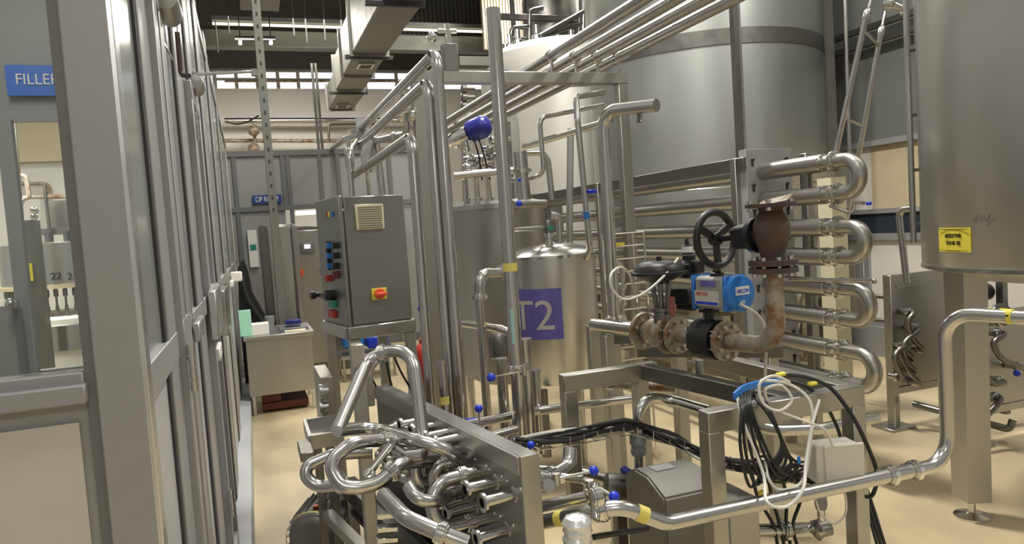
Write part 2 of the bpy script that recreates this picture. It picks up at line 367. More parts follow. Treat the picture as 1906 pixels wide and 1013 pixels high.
# pipes left beside the duct
# ---- far grey partition ----
def fx(px): return at(px, 450, Y=FY).x
ztop = at(600, 282, Y=FY).z
xL, xR = WX, fx(830)
doorL, doorR, doorT = fx(549), fx(604), at(580, 384, Y=FY).z
zrail = at(600, 384, Y=FY).z
b = B(); box(b, (xL, FY, zrail), (xR, FY+.06, ztop)); box(b, (doorR+.15, FY, 0), (xR, FY+.06, zrail)); box(b, (xL, FY, 0), (doorL-.1, FY+.06, zrail)); box(b, (doorL-.1, FY, 0), (doorR+.15, FY+.06, at(580, 600, Y=FY).z)); struct('wall_far', b, 'panel_grey')
b = B()
for x in (fx(448), fx(538), fx(548), fx(607), fx(640), fx(735)): box(b, (x-.03, FY-.03, 0 if x > fx(545) or x < 0.1 else zrail), (x+.03, FY, ztop))
box(b, (xL, FY-.036, ztop-.05), (xR, FY+.07, ztop+.03)); box(b, (xL, FY-.036, zrail-.03), (xR, FY, zrail+.04)); struct('trim_4', b, 'alu_dark')
b = B(); box(b, (xL, FY-.02, 0), (xR, FY, .12)); struct('baseboard_far', b, 'alu_dark')
# the open doorway shows a bright room beyond
b = B(); box(b, (doorL-1, FY+2.2, 0), (doorR+1.2, FY+2.25, 2.9)); struct('wall_inner', b, 'wall_white')
lr = thing('ceiling_lamp', 'glowing lamp of the bright room seen above the steel door', 'lamp', at(570, 398, Y=FY+1.5))
b = B(); box(b, at(552, 400, Y=FY+1.5), at(592, 393, Y=FY+1.8)); obj('diffuser', b, 'window_glow', lr)
b = B(); box(b, at(551, 393, Y=FY+1.5), at(593, 391, Y=FY+1.8)); obj('housing', b, 'white', lr)
# the steel electrical cabinet in the doorway with a small screen
ec = thing('electrical_cabinet', 'tall brownish steel cabinet with small grey screen beyond the folder stand', 'cabinet', at(575, 600, Y=9.4))
p = at(552, 592, Y=9.4); q = at(603, 419, Y=9.4); zb_ = p.z
k = B(); box(k, (p.x, 9.4, 0), (q.x+.35, 9.9, q.z), .01); obj('body', k, 'steel_dark', ec)
k = B(); box(k, (p.x+.03, 9.37, .12), (q.x, 9.4, q.z-.05), .008); dr = obj('door', k, 'steel_sheet', ec)
k = B(); c = at(597, 505, Y=9.35); box(k, c-V((.01, .02, .04)), c+V((.01, .02, .04))); obj('handle', k, 'steel_bright', dr)
sn = thing('wall_screen', 'small grey control box with lit display on the brown steel cabinet door', 'screen', at(573, 472, Y=9.3))
k = B(); box(k, at(562, 472, Y=9.3), at(584, 451, Y=9.36), .006); obj('case', k, 'grey_plastic', sn)
k = B(); box(k, at(567, 463, Y=9.28), at(577, 455, Y=9.3)); obj('display', k, 'window_glow', sn)
b = B(); c = at(559, 508, Y=9.3); 
eb = thing('warning_button', 'tiny orange warning button left of the steel cabinet door', 'button', c)
k = B(); cyl(k, c, c+V((0, -.05, 0)), .04); obj('cap', k, 'orange_red', eb)
k = B(); cyl(k, c+V((0, .06, 0)), c, .05); obj('base', k, 'amber', eb)
# CIP ROOM sign
sg = thing('door_sign', 'small blue CIP ROOM sign on the far grey partition', 'sign', at(497, 379, Y=FY-.04))
k = B(); box(k, at(471, 380, Y=FY-.05), at(523, 362, Y=FY-.02)); obj('plate', k, 'blue_sign_dim', sg)
k = B(); text(k, 'CIP ROOM', at(476, 376, Y=FY-.055), UX, UZ, .075, .002, fx(518)-fx(476)); obj('lettering', k, 'white', sg)
# green exit-style labels on left of the far wall
k = B(); box(k, at(466, 498, Y=FY-.05), at(477, 428, Y=FY-.03)); nb = solo('notice_strip', k, 'white', 'narrow white notice with a green band on the far partition behind the steel locker', 'notice')
k = B(); box(k, at(466, 466, Y=FY-.06), at(477, 455, Y=FY-.05)); obj('green_band', k, 'green', nb, 'green band')
# the tall steel locker
lk = thing('steel_locker', 'tall grey steel locker standing behind the steel desk', 'locker', at(515, 640, Y=8.6))
p = at(481, 420, Y=8.6); q = at(548, 419, Y=8.6)
k = B(); box(k, (p.x, 8.6, 0), (q.x, 9.3, p.z), .012); obj('body', k, 'steel_dark', lk)
k = B(); box(k, (p.x+.09, 8.57, .05), (q.x-.05, 8.6, p.z-.02), .008); obj('door', k, 'steel_sheet', lk)
k = B(); box(k, (q.x-.03, 8.56, .05), (q.x+.02, 8.6, p.z-.02), .004); obj('edge_strip', k, 'steel', lk)
# unistrut post
up_ = thing('perforated_post', 'tall grey perforated strut post rising from beside the steel locker', 'post', at(505, 640, Y=8.3))
pt = at(470, -60, Y=8.3); pb = go(pt, 'z', 470); pb.z = 1.2
k = B(); beam(k, V((pt.x, 8.3, 0)), V((pt.x, 8.3, pt.z)), .085, .085); obj('channel', k, 'galvanised', up_)
k = B()
for i in range(40):
    z = 2.0+i*.13
    if z < pt.z: k = B(); box(k, (pt.x-.010, 8.254, z), (pt.x+.010, 8.262, z+.04)); obj('slot', k, 'gasket', up_)
# ---- desk ----
dl, drr = at(452, 627, Y=7.35), at(585, 617, Y=7.35)
ds = thing('steel_desk', 'stainless steel desk covered with papers beside the left partition', 'desk', (.15, 7.6, 0))
k = B(); box(k, (dl.x, 7.33, .74), (drr.x, 8.2, .78), .006); obj('desk_top', k, 'steel_sheet', ds)
k = B(); box(k, (dl.x+.02, 7.36, .2), (drr.x-.03, 7.39, .74)); box(k, (drr.x-.05, 7.36, .2), (drr.x-.03, 8.1, .74)); obj('front_panel', k, 'steel_sheet', ds)
for (x, y) in ((dl.x+.05, 7.42), (drr.x-.05, 7.42), (dl.x+.05, 8.1), (drr.x-.05, 8.1)):
    k = B(); beam(k, V((x, y, 0)), V((x, y, .74)), .035, .035); obj('leg', k, 'steel', ds)
k = B(); box(k, (dl.x+.12, 7.5, .02), (drr.x-.1, 8.0, .09)); box(k, (dl.x+.12, 7.5, .1), (dl.x+.3, 7.6, .2)); solo('wooden_pallet', k, 'maroon', 'dark red low pallet lying beneath the steel desk', 'pallet')
def sheetbox(name, px0, py0, px1, py1, Y, dep, m, label, cat, z=.78, group=None):
    p = at(px0, py0, Y=Y); q = at(px1, py1, Y=Y); k = B(); box(k, (p.x, Y, z), (q.x, Y+dep, max(z+.004, q.z)), .002); return solo(name, k, m, label, cat, group)
sheetbox('file_folder', 447, 620, 466, 577, 7.45, .05, 'mint', 'mint green folder standing upright on the desk against the partition', 'folder')
sheetbox('paper_tray', 466, 620, 500, 602, 7.45, .2, 'white', 'white paper tray next to the mint folder on the desk', 'tray')
sheetbox('folder_stack', 521, 614, 574, 608, 7.5, .4, 'grey_plastic', 'dark grey file folder lying on the right side of the desk', 'folder')
k = B(); c = at(503, 606, Y=7.8); lathe(k, V((c.x, 7.8, .78)), UZ, [(.035, 0), (.05, .14)], 16); solo('plastic_cup', k, 'pvc_grey', 'grey plastic cup between the tray and the dark folder', 'cup')
sheetbox('paper_sheets', 530, 616, 570, 614, 7.36, .2, 'cream_plastic', 'loose papers at the front edge of the desk', 'papers')
k = B(); c = at(543, 604, Y=7.7); box(k, (c.x-.06, 7.62, .83), (c.x+.09, 7.78, .87), .005); solo('card_box', k, 'blue_dark', 'small dark blue box on top of the grey folder', 'box')
# black jacket / cloth hanging behind the desk
jb = thing('black_jacket', 'black jacket hung over a chair rail behind the desk', 'jacket', at(470, 600, Y=8.35))
k = B(); pts = [at(442, 500, Y=8.3), at(453, 482, Y=8.3), at(462, 505, Y=8.3), at(470, 545, Y=8.3), at(495, 590, Y=8.3), at(512, 618, Y=8.3), at(447, 622, Y=8.3)]
prism(k, pts, V((0, .16, 0))); obj('cloth_body', k, 'black', jb)
k = B(); tube(k, smooth([at(450, 515, Y=8.27), at(462, 560, Y=8.24), at(490, 600, Y=8.24)]), .035, 10); obj('sleeve', k, 'black', jb)
for x in (452, 505):
    k = B(); e = at(x, 615, Y=8.4); tube(k, [V((e.x, 8.4, 0)), V((e.x, 8.4, .85))], .02, 8); obj('chair_leg', k, 'black', jb)
# ================= LEFT PARTITION (aluminium and glass) =================
def wy(px, py=500): return at(px, py, X=WX).y
zs_r = at(337, 622, X=WX).z          # mid rail
ZT = 3.28
posts = [wy(248)+.0, wy(333), wy(362), wy(388), wy(402), wy(414), wy(423), wy(430)]
P0 = at(248, 500, X=WX).y
pw = WX-at(156, 500, Y=P0).x
fw = thing('partition_post', 'broad grey aluminium corner post of the glazed partition in the foreground', 'post', (WX-pw/2, P0+.04, 0))
k = B(); box(k, (WX-pw, P0, 0), (WX, P0+.06, ZT), .003); obj('post_body', k, 'alu_grey', fw)
k = B(); box(k, (WX-.004, P0+.0, 0), (WX+.006, P0+.05, ZT), .002); obj('edge_trim', k, 'alu_edge', fw, 'bright aluminium edge trim')
k = B(); box(k, (WX-pw-.017, P0+.008, 0), (WX-pw, P0+.03, ZT)); obj('rubber_gasket', k, 'alu_dark', fw, 'dark rubber gasket')
# long side wall: upper windows, lower panels, rails, posts
zr0, zr1 = zs_r-.045, zs_r+.02
ends = [P0+.06, wy(311), wy(340), wy(366), wy(388), wy(405), wy(419), wy(430)]
ends = [e for e in ends if e < FY-.1]+[FY]
b = B(); box(b, (WX-.05, P0+.06, 0), (WX-.008, FY, zr0)); box(b, (WX-.05, P0+.06, 3.1), (WX-.015, FY, ZT)); struct('wall_left', b, 'panel_light')  # light reflected by the lower panels is put in as a paler colour
b = B(); box(b, (WX-.03, P0+.06, zr1), (WX-.009, FY, 3.1)); struct('window_3', b, 'glass_grey')
b = B(); box(b, (WX-.05, P0+.06, zr0), (WX+.004, FY, zr1), .002); box(b, (WX-.05, P0+.06, 3.06), (WX+.004, FY, 3.12), .002); struct('trim_5', b, 'alu_grey')
for i, e in enumerate(ends[1:-1]):
    hw = .12 if i < 3 else .16
    b = B(); box(b, (WX-.05, e-hw, .0), (WX+.002, e+hw, ZT), .002)
    pp = struct('trim_%d' % (i+6), b, 'alu_grey')
    k = B(); box(k, (WX-.012, e-hw-.028-.008*i, .05), (WX-.002, e-hw, ZT-.1)); obj('gasket_line', k, 'gasket', pp)
    k = B(); box(k, (WX+.0, e+hw-.008, .1), (WX+.006, e+hw+.004, ZT-.1)); obj('bright_edge', k, 'alu_edge', pp)
b = B(); box(b, (WX-.03, 2.0, 0), (WX+.085, FY-.1, .16), .01); struct('baseboard_left', b, 'panel_light')
# doors in the side wall
for i, (a0, a1) in enumerate(((wy(316), wy(331)), (wy(378), wy(391)))):
    b = B(); z1d = 2.35
    box(b, (WX-.01, a0, .1), (WX+.02, a0+.07, z1d), .003); box(b, (WX-.01, a1-.07, .1), (WX+.02, a1, z1d), .003)
    box(b, (WX-.01, a0, z1d-.08), (WX+.02, a1, z1d), .003); box(b, (WX-.01, a0, zr0-.01), (WX+.021, a1, zr1+.03), .003); box(b, (WX-.01, a0, .1), (WX+.02, a1, .25), .003)
    do = struct('door_%d' % (i+1), b, 'alu_grey')
    for zh in (at(296, 60, X=WX).z if i == 0 else 2.1, .5, 1.3):
        k = B(); 
        for s in range(4): cyl(k, V((WX+.03, a0-.005, zh+s*.03)), V((WX+.03, a0-.005, zh+s*.03+.027)), .008, n=10)
        obj('hinge', k, 'steel_bright', do)
# door closers
def closer(c, arm_end, label):
    t_ = thing('door_closer', label, 'door closer', c)
    k = B(); lathe(k, c-UY*.09, UY, [(.0, 0), (.03, .005), (.034, .03), (.034, .15), (.03, .175), (0, .18)], 16); obj('body', k, 'steel_sheet', t_)
    k = B(); beam(k, c+V((0, 0, .05)), arm_end, .022, .008, bev=.001); obj('arm', k, 'alu_edge', t_)
    k = B(); cyl(k, c+V((0, 0, .02)), c+V((0, 0, .06)), .014); cyl(k, arm_end-UZ*.02, arm_end+UZ*.01, .014); obj('pivot', k, 'steel_bright', t_)
Yc = wy(352, 160)
c1 = at(366, 160, Y=Yc*1.0); closer(c1, at(473, 133, Y=Yc), 'door closer whose bright arm reaches out to the right over the aisle')
c2 = at(312, 14, Y=2.2); closer(c2, at(283, 2, Y=2.3), 'door closer at the very top of the left partition')
k = B(); beam(k, at(305, 80, Y=2.3), at(322, 112, Y=2.3), .02, .006); solo('closer_bar', k, 'alu_edge', 'short slanted bar under the topmost door closer', 'bar')
p = at(330, 60, Y=2.6); pipe('thin rusty pull rod with a hook on the left partition', [p, at(337, 140, Y=2.6), at(352, 141, Y=2.55)], .008, m='rust', name='pull_rod', cat='rod', n=8)
# handles and lock boxes
def wallbox(name, px, y0, y1, wpx, outw, m, label, cat):
    par = None
    e = wy(px); za = at(px, y0, X=WX).z; zb2 = at(px, y1, X=WX).z; e2 = wy(px+wpx)
    k = B(); box(k, (WX+.012, e, min(za, zb2)), (WX+.012+outw, e2, max(za, zb2)), .004); return solo(name, k, m, label, cat)
wallbox('push_plate', 376, 548, 664, 14, .03, 'alu_edge', 'tall bright pull handle plate on the left partition at eye level', 'handle')
wallbox('pull_bar', 392, 548, 662, 9, .045, 'steel', 'second narrow pull handle just beyond the bright handle plate', 'handle')
wallbox('lock_box', 340, 615, 660, 12, .02, 'alu_edge', 'small bright lock box on the mid rail of the left partition', 'lock')
wallbox('latch', 380, 690, 728, 6, .02, 'white', 'small white latch on the lower part of the left partition', 'latch')
wallbox('floor_latch', 432, 972, 1010, 3, .012, 'steel', 'small steel floor latch near the foot of the left partition', 'latch')
c = at(440, 515, X=WX+.06); sk = thing('wall_socket', 'white plug in a socket fixed to the partition above the desk', 'socket', c)
k = B(); obx(k, c, (.1, .1, .09), bev=.01); obj('plug', k, 'white', sk)
k = B(); obx(k, c+V((-.04, -.2, -.05)), (.03, .35, .05), bev=.005); obj('trunking', k, 'white', sk)
# ---- front-facing window unit left of the corner post ----
sz = at(80, 700, Y=P0).z; PX0 = WX-pw-.017
b = B(); box(b, (-2.4, P0+.0, sz-.05), (PX0, P0+.05, sz), .003); box(b, (-2.4, P0-.015, sz-.052), (PX0+.004, P0+.05, sz-.02), .003); struct('trim_20', b, 'alu_grey')
b = B(); box(b, (-2.4, P0+.012, 0), (PX0-.0, P0+.04, sz-.05)); struct('wall_front', b, 'panel_grey')
x9 = at(152, 850, Y=P0).x
b = B(); box(b, (-2.4, P0+.005, 0), (x9, P0+.02, sz-.085)); struct('wall_front_panel', b, 'panel_cream')
b = B(); box(b, (-2.4, P0+.02, sz), (PX0, P0+.026, 3.2)); struct('window_4', b, 'glass')
# second partition behind the pane
Y2 = 3.6
g0 = at(60, 215, Y=Y2).z; gl_ = -2.6; gr_ = WX-.06
b = B(); box(b, (-3.4, Y2, g0), (gr_, Y2+.05, 3.3)); box(b, (-3.4, Y2, 0), (gr_, Y2+.05, at(60, 692, Y=Y2).z)); struct('wall_inner_partition', b, 'panel_grey')
b = B(); box(b, (-3.4, Y2-.02, g0-.03), (gr_, Y2, g0+.02)); struct('trim_21', b, 'alu_grey')
sg = thing('door_sign', 'large blue FILLER sign above the inner window at far left', 'sign', at(60, 178, Y=Y2-.03))
k = B(); p = at(14, 178, Y=Y2-.03); q = at(108, 122, Y=Y2-.03); box(k, (p.x, Y2-.03, p.z), (q.x+.12, Y2-.02, q.z)); obj('plate', k, 'blue_sign', sg)
k = B(); p = at(31, 157, Y=Y2-.032); q = at(112, 157, Y=Y2-.032); text(k, 'FILLER', p, UX, UZ, .046, .002, q.x-p.x); obj('lettering', k, 'white', sg)
# pale door leaf with knob
dp = at(0, 400, Y=Y2-.1); dq = at(58, 400, Y=Y2-.1)
b = B(); zt = at(20, 222, Y=Y2-.08).z
xo = at(22, 400, Y=Y2-.08).x; xi = at(50, 500, Y=Y2-.08).x; xi = at(58, 560, Y=Y2-.08).x
box(b, (xi-.055, Y2-.1, 0), (xi, Y2-.05, zt), .004); box(b, (xi-.8, Y2-.1, 0), (xi-.74, Y2-.05, zt), .004); box(b, (xi-.8, Y2-.1, zt-.06), (xi, Y2-.05, zt), .004); box(b, (xi-.8, Y2-.1, 0), (xi, Y2-.05, at(30, 568, Y=Y2-.1).z), .004)
do = struct('door_3', b, 'panel_grey')
k = B(); c = at(27, 564, Y=Y2-.12); cyl(k, c, c+V((0, -.05, 0)), .018); sph(k, c+V((0, -.05, 0)), .022); obj('door_knob', k, 'steel', do)
k = B(); box(k, at(36, 690, Y=Y2-.14)-V((0, 0, .3)), at(36, 576, Y=Y2-.13)+V((.008, 0, 0))); obj('door_seam', k, 'alu_dark', do)
# filler room beyond
b = B(); box(b, (-6, 9.2, 0), (WX-.3, 9.3, 3.4)); struct('wall_filler_room', b, 'wall_white')
b = B()
for kx in range(5):
    z = at(80, 300-kx*20, Y=9.1).z; box(b, (-6, 9.12, z), (-1.3, 9.2, z+.28*.45))
z7 = at(80, 292, Y=9.1).z; box(b, (-6, 9.14, z7), (-1.2, 9.2, 4.2)); struct('trim_22', b, 'wall_beige')
FC = V((at(112, 500, Y=6.6).x, 7.0, 0))
fm = thing('filling_machine', 'round steel bottle filling carousel seen through the window at far left', 'machine', FC)
zt_, zb3 = at(110, 452, Y=6.5).z, at(110, 530, Y=6.5).z
k = B(); lathe(k, FC+UZ*zb3, UZ, [(.5, 0), (.5, zt_-zb3), (.46, zt_-zb3+.01), (.2, zt_-zb3+.02)], 40); obj('drum', k, 'steel_tank', fm)
k = B(); lathe(k, FC+UZ*(zb3-.03), UZ, [(.52, 0), (.52, .03)], 40); obj('rim', k, 'wall_beige', fm)
for i in range(22):
    a = math.pi*1.05+i*math.pi*.9/21; d = V((math.cos(a), math.sin(a), 0)); e = FC+d*.47
    k = B(); lathe(k, e+UZ*(zb3-.30), UZ, [(.007, 0), (.007, .08), (.013, .09), (.013, .13), (.008, .14), (.008, .2), (.017, .21), (.017, .26), (.01, .27), (.01, .29)], 10); obj('filling_valve', k, 'steel_dark', fm)
k = B(); zb4 = at(110, 590, Y=6.5).z; lathe(k, FC+UZ*.9*0, UZ, [(.55, .0), (.55, zb4-.3), (.54, zb4-.02), (.5, zb4)], 40); obj('base', k, 'white', fm)
k = B(); lathe(k, FC+UZ*(zb4-.26), UZ, [(.565, 0), (.56, .19), (.545, .2)], 40, cap=False); obj('guard_ring', k, 'steel_bright', fm)
for s, px in (('22', 95), ('21', 126)):
    p = at(px, 521, Y=6.49); k = B(); text(k, s, p, UX, UZ, .055, .004); obj('number', k, 'black', fm)
k = B()
for i in range(8):
    a = math.pi*1.1+i*math.pi*.8/7; e = FC+V((math.cos(a), math.sin(a), 0))*.36; cyl(k, e+UZ*(zt_+.01), e+UZ*(zt_+.09), .03, n=10)
obj('top_fittings', k, 'gasket', fm)
k = B(); p = at(92, 424, Y=7); box(k, (p.x-.1, 6.9, p.z-.06), (p.x+.6, 7.1, p.z-.01)); cyl(k, V((p.x+.03, 6.85, zt_+.05)), V((p.x+.03, 6.85, p.z+.35)), .012); box(k, (p.x+.0, 7.0, p.z), (p.x+.6, 7.3, at(92, 374, Y=7).z)); obj('upper_housing', k, 'steel_dark', fm)
for lab, pts in (('left of two tall brown pipes in the filler room', [(18, 215), (34, 400)]), ('right of two tall brown pipes in the filler room', [(24, 215), (40, 420)])):
    pipe(lab, [at(x, y, Y=6.2) for x, y in pts], .02, m='rusty_pipe', name='riser_pipe', n=8)
pipe('thin horizontal pipe above the filling carousel', [at(20, 342, Y=9.1), at(92, 342, Y=9.1), at(92, 440, Y=9.1)], .022, m='rusty_pipe', n=8)
pipe('bent thin pipe left of the filling carousel', [at(32, 327, Y=7), at(48, 327, Y=7), at(55, 372, Y=7), at(30, 366, Y=7)], .02, m='rusty_pipe', n=8)
pipe('lowest thin crossing pipe over the filling carousel', [at(22, 367, Y=7.9), at(125, 366, Y=7.9)], .02, m='rusty_pipe', n=8)
k = B(); p = at(36, 525, Y=6.0); q = at(60, 490, Y=6.0); kk = thing('machine_column', 'steel column with a small yellow label beside the filling carousel', 'column', (p.x+.06, 6.05, 0)); box(k, (p.x+.0, 6.0, 0), (p.x+.13, 6.15, at(50, 410, Y=6).z)); obj('column_body', k, 'duct', kk)
k = B(); box(k, at(37, 525, Y=5.99), at(60, 490, Y=6.0)); obj('yellow_label', k, 'yellow', kk, 'yellow label')
k = B(); c = at(48, 395, Y=5.95)
for i in range(6): sph(k, c+V((random.uniform(-.07, .07), random.uniform(-.03, .03), random.uniform(-.04, .08))), .025)
obj('valve_fittings', k, 'steel_bright', kk)
# ================= RIGHT SIDE OF THE HALL =================
def rx(px, py): return at(px, py, X=RX)
zA = rx(1600, 270).z; zB = rx(1650, 393).z; zC = rx(1650, 434).z; zD = rx(1650, 600).z
zD = rx(1640, 622).z
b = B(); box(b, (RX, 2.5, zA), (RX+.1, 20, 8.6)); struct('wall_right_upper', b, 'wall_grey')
b = B(); ye = rx(1622, 330).y
box(b, (RX, 2.5, zB), (RX+.1, ye, zA)); struct('wall_right_beige', b, 'wall_beige')
b = B(); box(b, (RX, ye, zB), (RX+.1, 20, zA)); box(b, (RX, 2.5, .32), (RX+.1, 20, zC)); struct('wall_right', b, 'wall_white')
b = B(); box(b, (RX-.02, 2.5, zC), (RX+.1, 20, zB)); struct('window_5', b, 'window_dark')
b = B(); box(b, (RX-.05, 2.5, zB-.02), (RX, 20, zB+.03)); box(b, (RX-.05, 2.5, zC-.07), (RX, 20, zC)); box(b, (RX-.05, 2.5, .32), (RX, 20, .38)); box(b, (RX-.06, 2.5, zA-.04), (RX, 20, zA+.02))
for x in (1602, 1618): y = rx(x, 500).y; box(b, (RX-.04, y-.03, .3), (RX, y+.03, zC))
struct('trim_30', b, 'alu_grey')
b = B(); box(b, (RX-.12, 2.5, 0), (RX, 20, .32)); struct('baseboard_right', b, 'alu_grey')
b = B(); zq = rx(1650, 75).z; 
for dz in (0, .16): beam(b, V((RX-.1, 3, zq+dz)), V((RX-.1, 14, zq+dz)), .06, .06)
struct('trim_31', b, 'steel_dark')
# big storage tanks
def tank(c, r, z0, z1, label, zband, seams=(), dome=0, m='steel_wall'):
    t_ = thing('storage_tank', label, 'tank', (c[0], c[1], 0), 'storage tanks of the hall'); c = V((c[0], c[1], 0)); 
    del t_['group']
    k = B(); lathe(k, c+UZ*z0, UZ, [(.06, -.25), (r*.6, -.14), (r*.92, -.04), (r, .06), (r, z1-z0)]+([(r*.8, z1-z0+dome*.6), (r*.3, z1-z0+dome)] if dome else []), 96); obj('shell', k, m, t_)
    k = B(); lathe(k, c+UZ*(zband-.085), UZ, [(r, 0), (r+.014, .002), (r+.014, .15), (r, .152)], 96, cap=False); obj('band', k, 'steel_dark', t_)
    for z in seams:
        k = B(); lathe(k, c+UZ*z, UZ, [(r, 0), (r+.004, .006), (r, .012)], 96, cap=False); obj('weld_seam', k, 'steel', t_)
    for a in (45, 135, 225, 315):
        e = c+V((math.cos(math.radians(a)), math.sin(math.radians(a)), 0))*(r*.8); k = B(); cyl(k, e, e+UZ*(z0+.1), .07); obj('leg', k, 'steel', t_)
    return t_
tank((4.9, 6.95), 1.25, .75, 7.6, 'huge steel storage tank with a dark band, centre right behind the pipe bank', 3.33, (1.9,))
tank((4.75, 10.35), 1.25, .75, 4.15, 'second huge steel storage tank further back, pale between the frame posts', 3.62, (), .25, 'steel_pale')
# vertical steel column between tank and right wall
b = B(); p = at(1548, 300, Y=6.3); box(b, (p.x-.09, 6.3, 0), (p.x+.1, 6.5, 8)); struct('trim_32', b, 'galvanised')
pipe('slim bright vertical pipe right of the huge tank', [at(1571, -60, Y=5.9), at(1583, 345, Y=5.9)], .022)
# cable conduit in front of the tank, standing on the bank plate
b = B(); p = at(1379, 290, Y=4.6); q = go(p, 'z', -30); box(b, (p.x-.03, 4.57, p.z-.3), (p.x+.015, 4.62, q.z)); 
cd = thing('cable_conduit', 'tall vertical conduit in front of the huge tank above the pipe bank', 'conduit', p); obj('dark_channel', b, 'steel_dark', cd)
k = B(); cyl(k, V((p.x+.03, 4.59, p.z-.3)), V((p.x+.03, 4.59, q.z)), .014); obj('bright_tube', k, 'steel', cd)
# ladder
def px3(x, y, Y): return at(x, y, Y=Y)
ld = thing('leaning_ladder', 'steel tube ladder leaning behind the return bends at right', 'ladder', at(1500, 700, Y=4.9))
rl = [px3(1530, 400, 4.75), px3(1613, 28, 4.4), px3(1640, -60, 4.35)]; rr = [px3(1578, 400, 5.0), px3(1640, 60, 4.65), px3(1665, -60, 4.6)]
lo_ = rl[0]+(rl[0]-rl[1])*1.0; ro_ = rr[0]+(rr[0]-rr[1])*1.1
for q in ([lo_, rl[0], rl[1]], [ro_, rr[0], rr[1]]):
    k = B(); tube(k, q, .021, 12); obj('rail', k, 'steel', ld)
for q in ([rl[1], rl[2]], [rr[1], rr[2]]):
    k = B(); tube(k, q, .011, 10); obj('upper_rod', k, 'steel_bright', ld)
    k = B(); d = (q[1]-q[0]).normalized(); lathe(k, q[0]-d*.03, d, [(.024, 0), (.028, .02), (.028, .06), (.012, .09)], 14); obj('rail_cap', k, 'steel_bright', ld)
for f in (-.9, -.45, .05, .5, .93):
    k = B(); p = rl[0]+(rl[1]-rl[0])*f; q = rr[0]+(rr[1]-rr[0])*f; tube(k, [p, q], .013, 10); obj('rung', k, 'steel', ld)
# ---- the pipe bank (tubular heat exchanger with return bends) ----
BX = 3.3
bk = thing('tubular_exchanger', 'large bank of eight thick horizontal steel pipes with return bends, right of centre', 'heat exchanger', (BX, 4.1, 0))
rows = [302, 362, 423, 478, 535, 591, 648, 706]
Ype = at(1420, 315, X=BX).y; Yend = at(1533, 300, X=BX).y
zr = [at(1545, y, X=BX).z for y in rows]
for i, z in enumerate(zr):
    k = B(); xo_ = BX
    tube(k, [V((xo_, Yend, z)), V((xo_, 8.3, z))], .056, 22); obj('long_pipe', k, 'steel_matte', bk)
    k = B(); lathe(k, V((xo_, Yend-.012, z)), UY, [(.045, 0), (.057, .004), (.057, .016), (.052, .02)], 22); obj('end_ring', k, 'steel_bright', bk)
for i in range(0, 8, 2):
    a, c = V((BX, Yend+.01, zr[i])), V((BX, Yend+.01, zr[i+1])); Ye = at(1600 + i*2.4, 330, X=BX).y
    k = B(); tube(k, fillet([a, V((BX, Ye, a.z)), V((BX, Ye, c.z)), c], abs(a.z-c.z)/2, 9), .044, 20); obj('return_bend', k, 'steel_matte', bk)
    for q in (a, c):
        k = B(); clampbm(k, V((BX, at(1556, 330, X=BX).y, q.z)), UY, .044); obj('clamp', k, 'steel_bright', bk)
    k = B(); yj = at(1500, 330, X=BX).y; cyl(k, V((BX, yj, zr[i]-.04)), V((BX, yj, zr[i+1]+.04)), .035); obj('jumper', k, 'steel_dark', bk)
zt2, zl2 = at(1430, 277, Y=Ype).z, .12
xp0, xp1 = at(1388, 300, Y=Ype).x, at(1473, 300, Y=Ype).x
k = B(); box(k, (xp0, Ype, zl2), (xp1, Ype+.012, zt2), .001); box(k, (xp0, Ype, zl2), (xp0+.012, Ype+.07, zt2), .001); box(k, (xp1-.012, Ype, zl2), (xp1, Ype+.07, zt2), .001); ep = obj('end_plate', k, 'panel_light', bk)
for z in [zt2-.09-.17*j for j in range(9)]:
    for x in (xp0+.05, xp1-.05): k = B(); obx(k, V((x, Ype-.006, z)), (.012, .01, .05)); cyl(k, V((x, Ype-.02, z+.02)), V((x, Ype, z+.02)), .009, n=8); obj('slot', k, 'gasket', ep)
k = B(); z = at(1380, 297, X=BX-.12, ).z; box(k, (BX-.16, Ype, zt2-.14), (BX-.12, 8.3, zt2-.05), .003); obj('top_rail', k, 'steel_dark', bk)
k = B(); box(k, (BX-.16, Ype, zr[7]-.12), (BX-.12, 8.3, zr[7]-.06), .003); obj('bottom_rail', k, 'steel_dark', bk)
k = B(); box(k, (BX-.2, 8.28, .1), (BX+.4, 8.3, zt2-.02)); obj('far_plate', k, 'steel_sheet', bk)
for (x, y) in ((BX-.14, 8.2), (BX+.2, 8.2), (BX-.14, Ype+.1), (BX+.22, Ype+.1), (BX+.28, 3.95), (BX-.14, 6.2)):
    k = B(); beam(k, V((x, y, 0)), V((x, y, zt2-.05)), .06, .06); obj('leg', k, 'steel_sheet', bk)
pipe('thin U-ended tube sticking out beside the third return bend', [at(1470, 521, X=BX-.05), at(1628, 522, X=BX-.05), at(1628, 528, X=BX-.05)], .012, name='drain_tube', n=10)
pipe('thin bent tube with a blue tip behind the first return bend', [at(1545, 383, X=BX-.02), at(1585, 398, X=BX-.02), at(1590, 378, X=BX-.02), at(1608, 378, X=BX-.02)], .011, name='drain_tube', n=10)
k = B(); c = at(1617, 379, X=BX-.02); obx(k, c, (.02, .03, .02), bev=.004); solo('valve_tip', k, 'blue', 'small blue valve tip to the right of the first return bend', 'valve')
pc = at(1556, 330, Y=4.3); b = B(); box(b, (pc.x-.05, 4.3, 0), (pc.x+.09, 4.44, pc.z+.0)); solo('support_post', b, 'cream_plastic', 'cream post standing behind the return bends of the pipe bank', 'post')
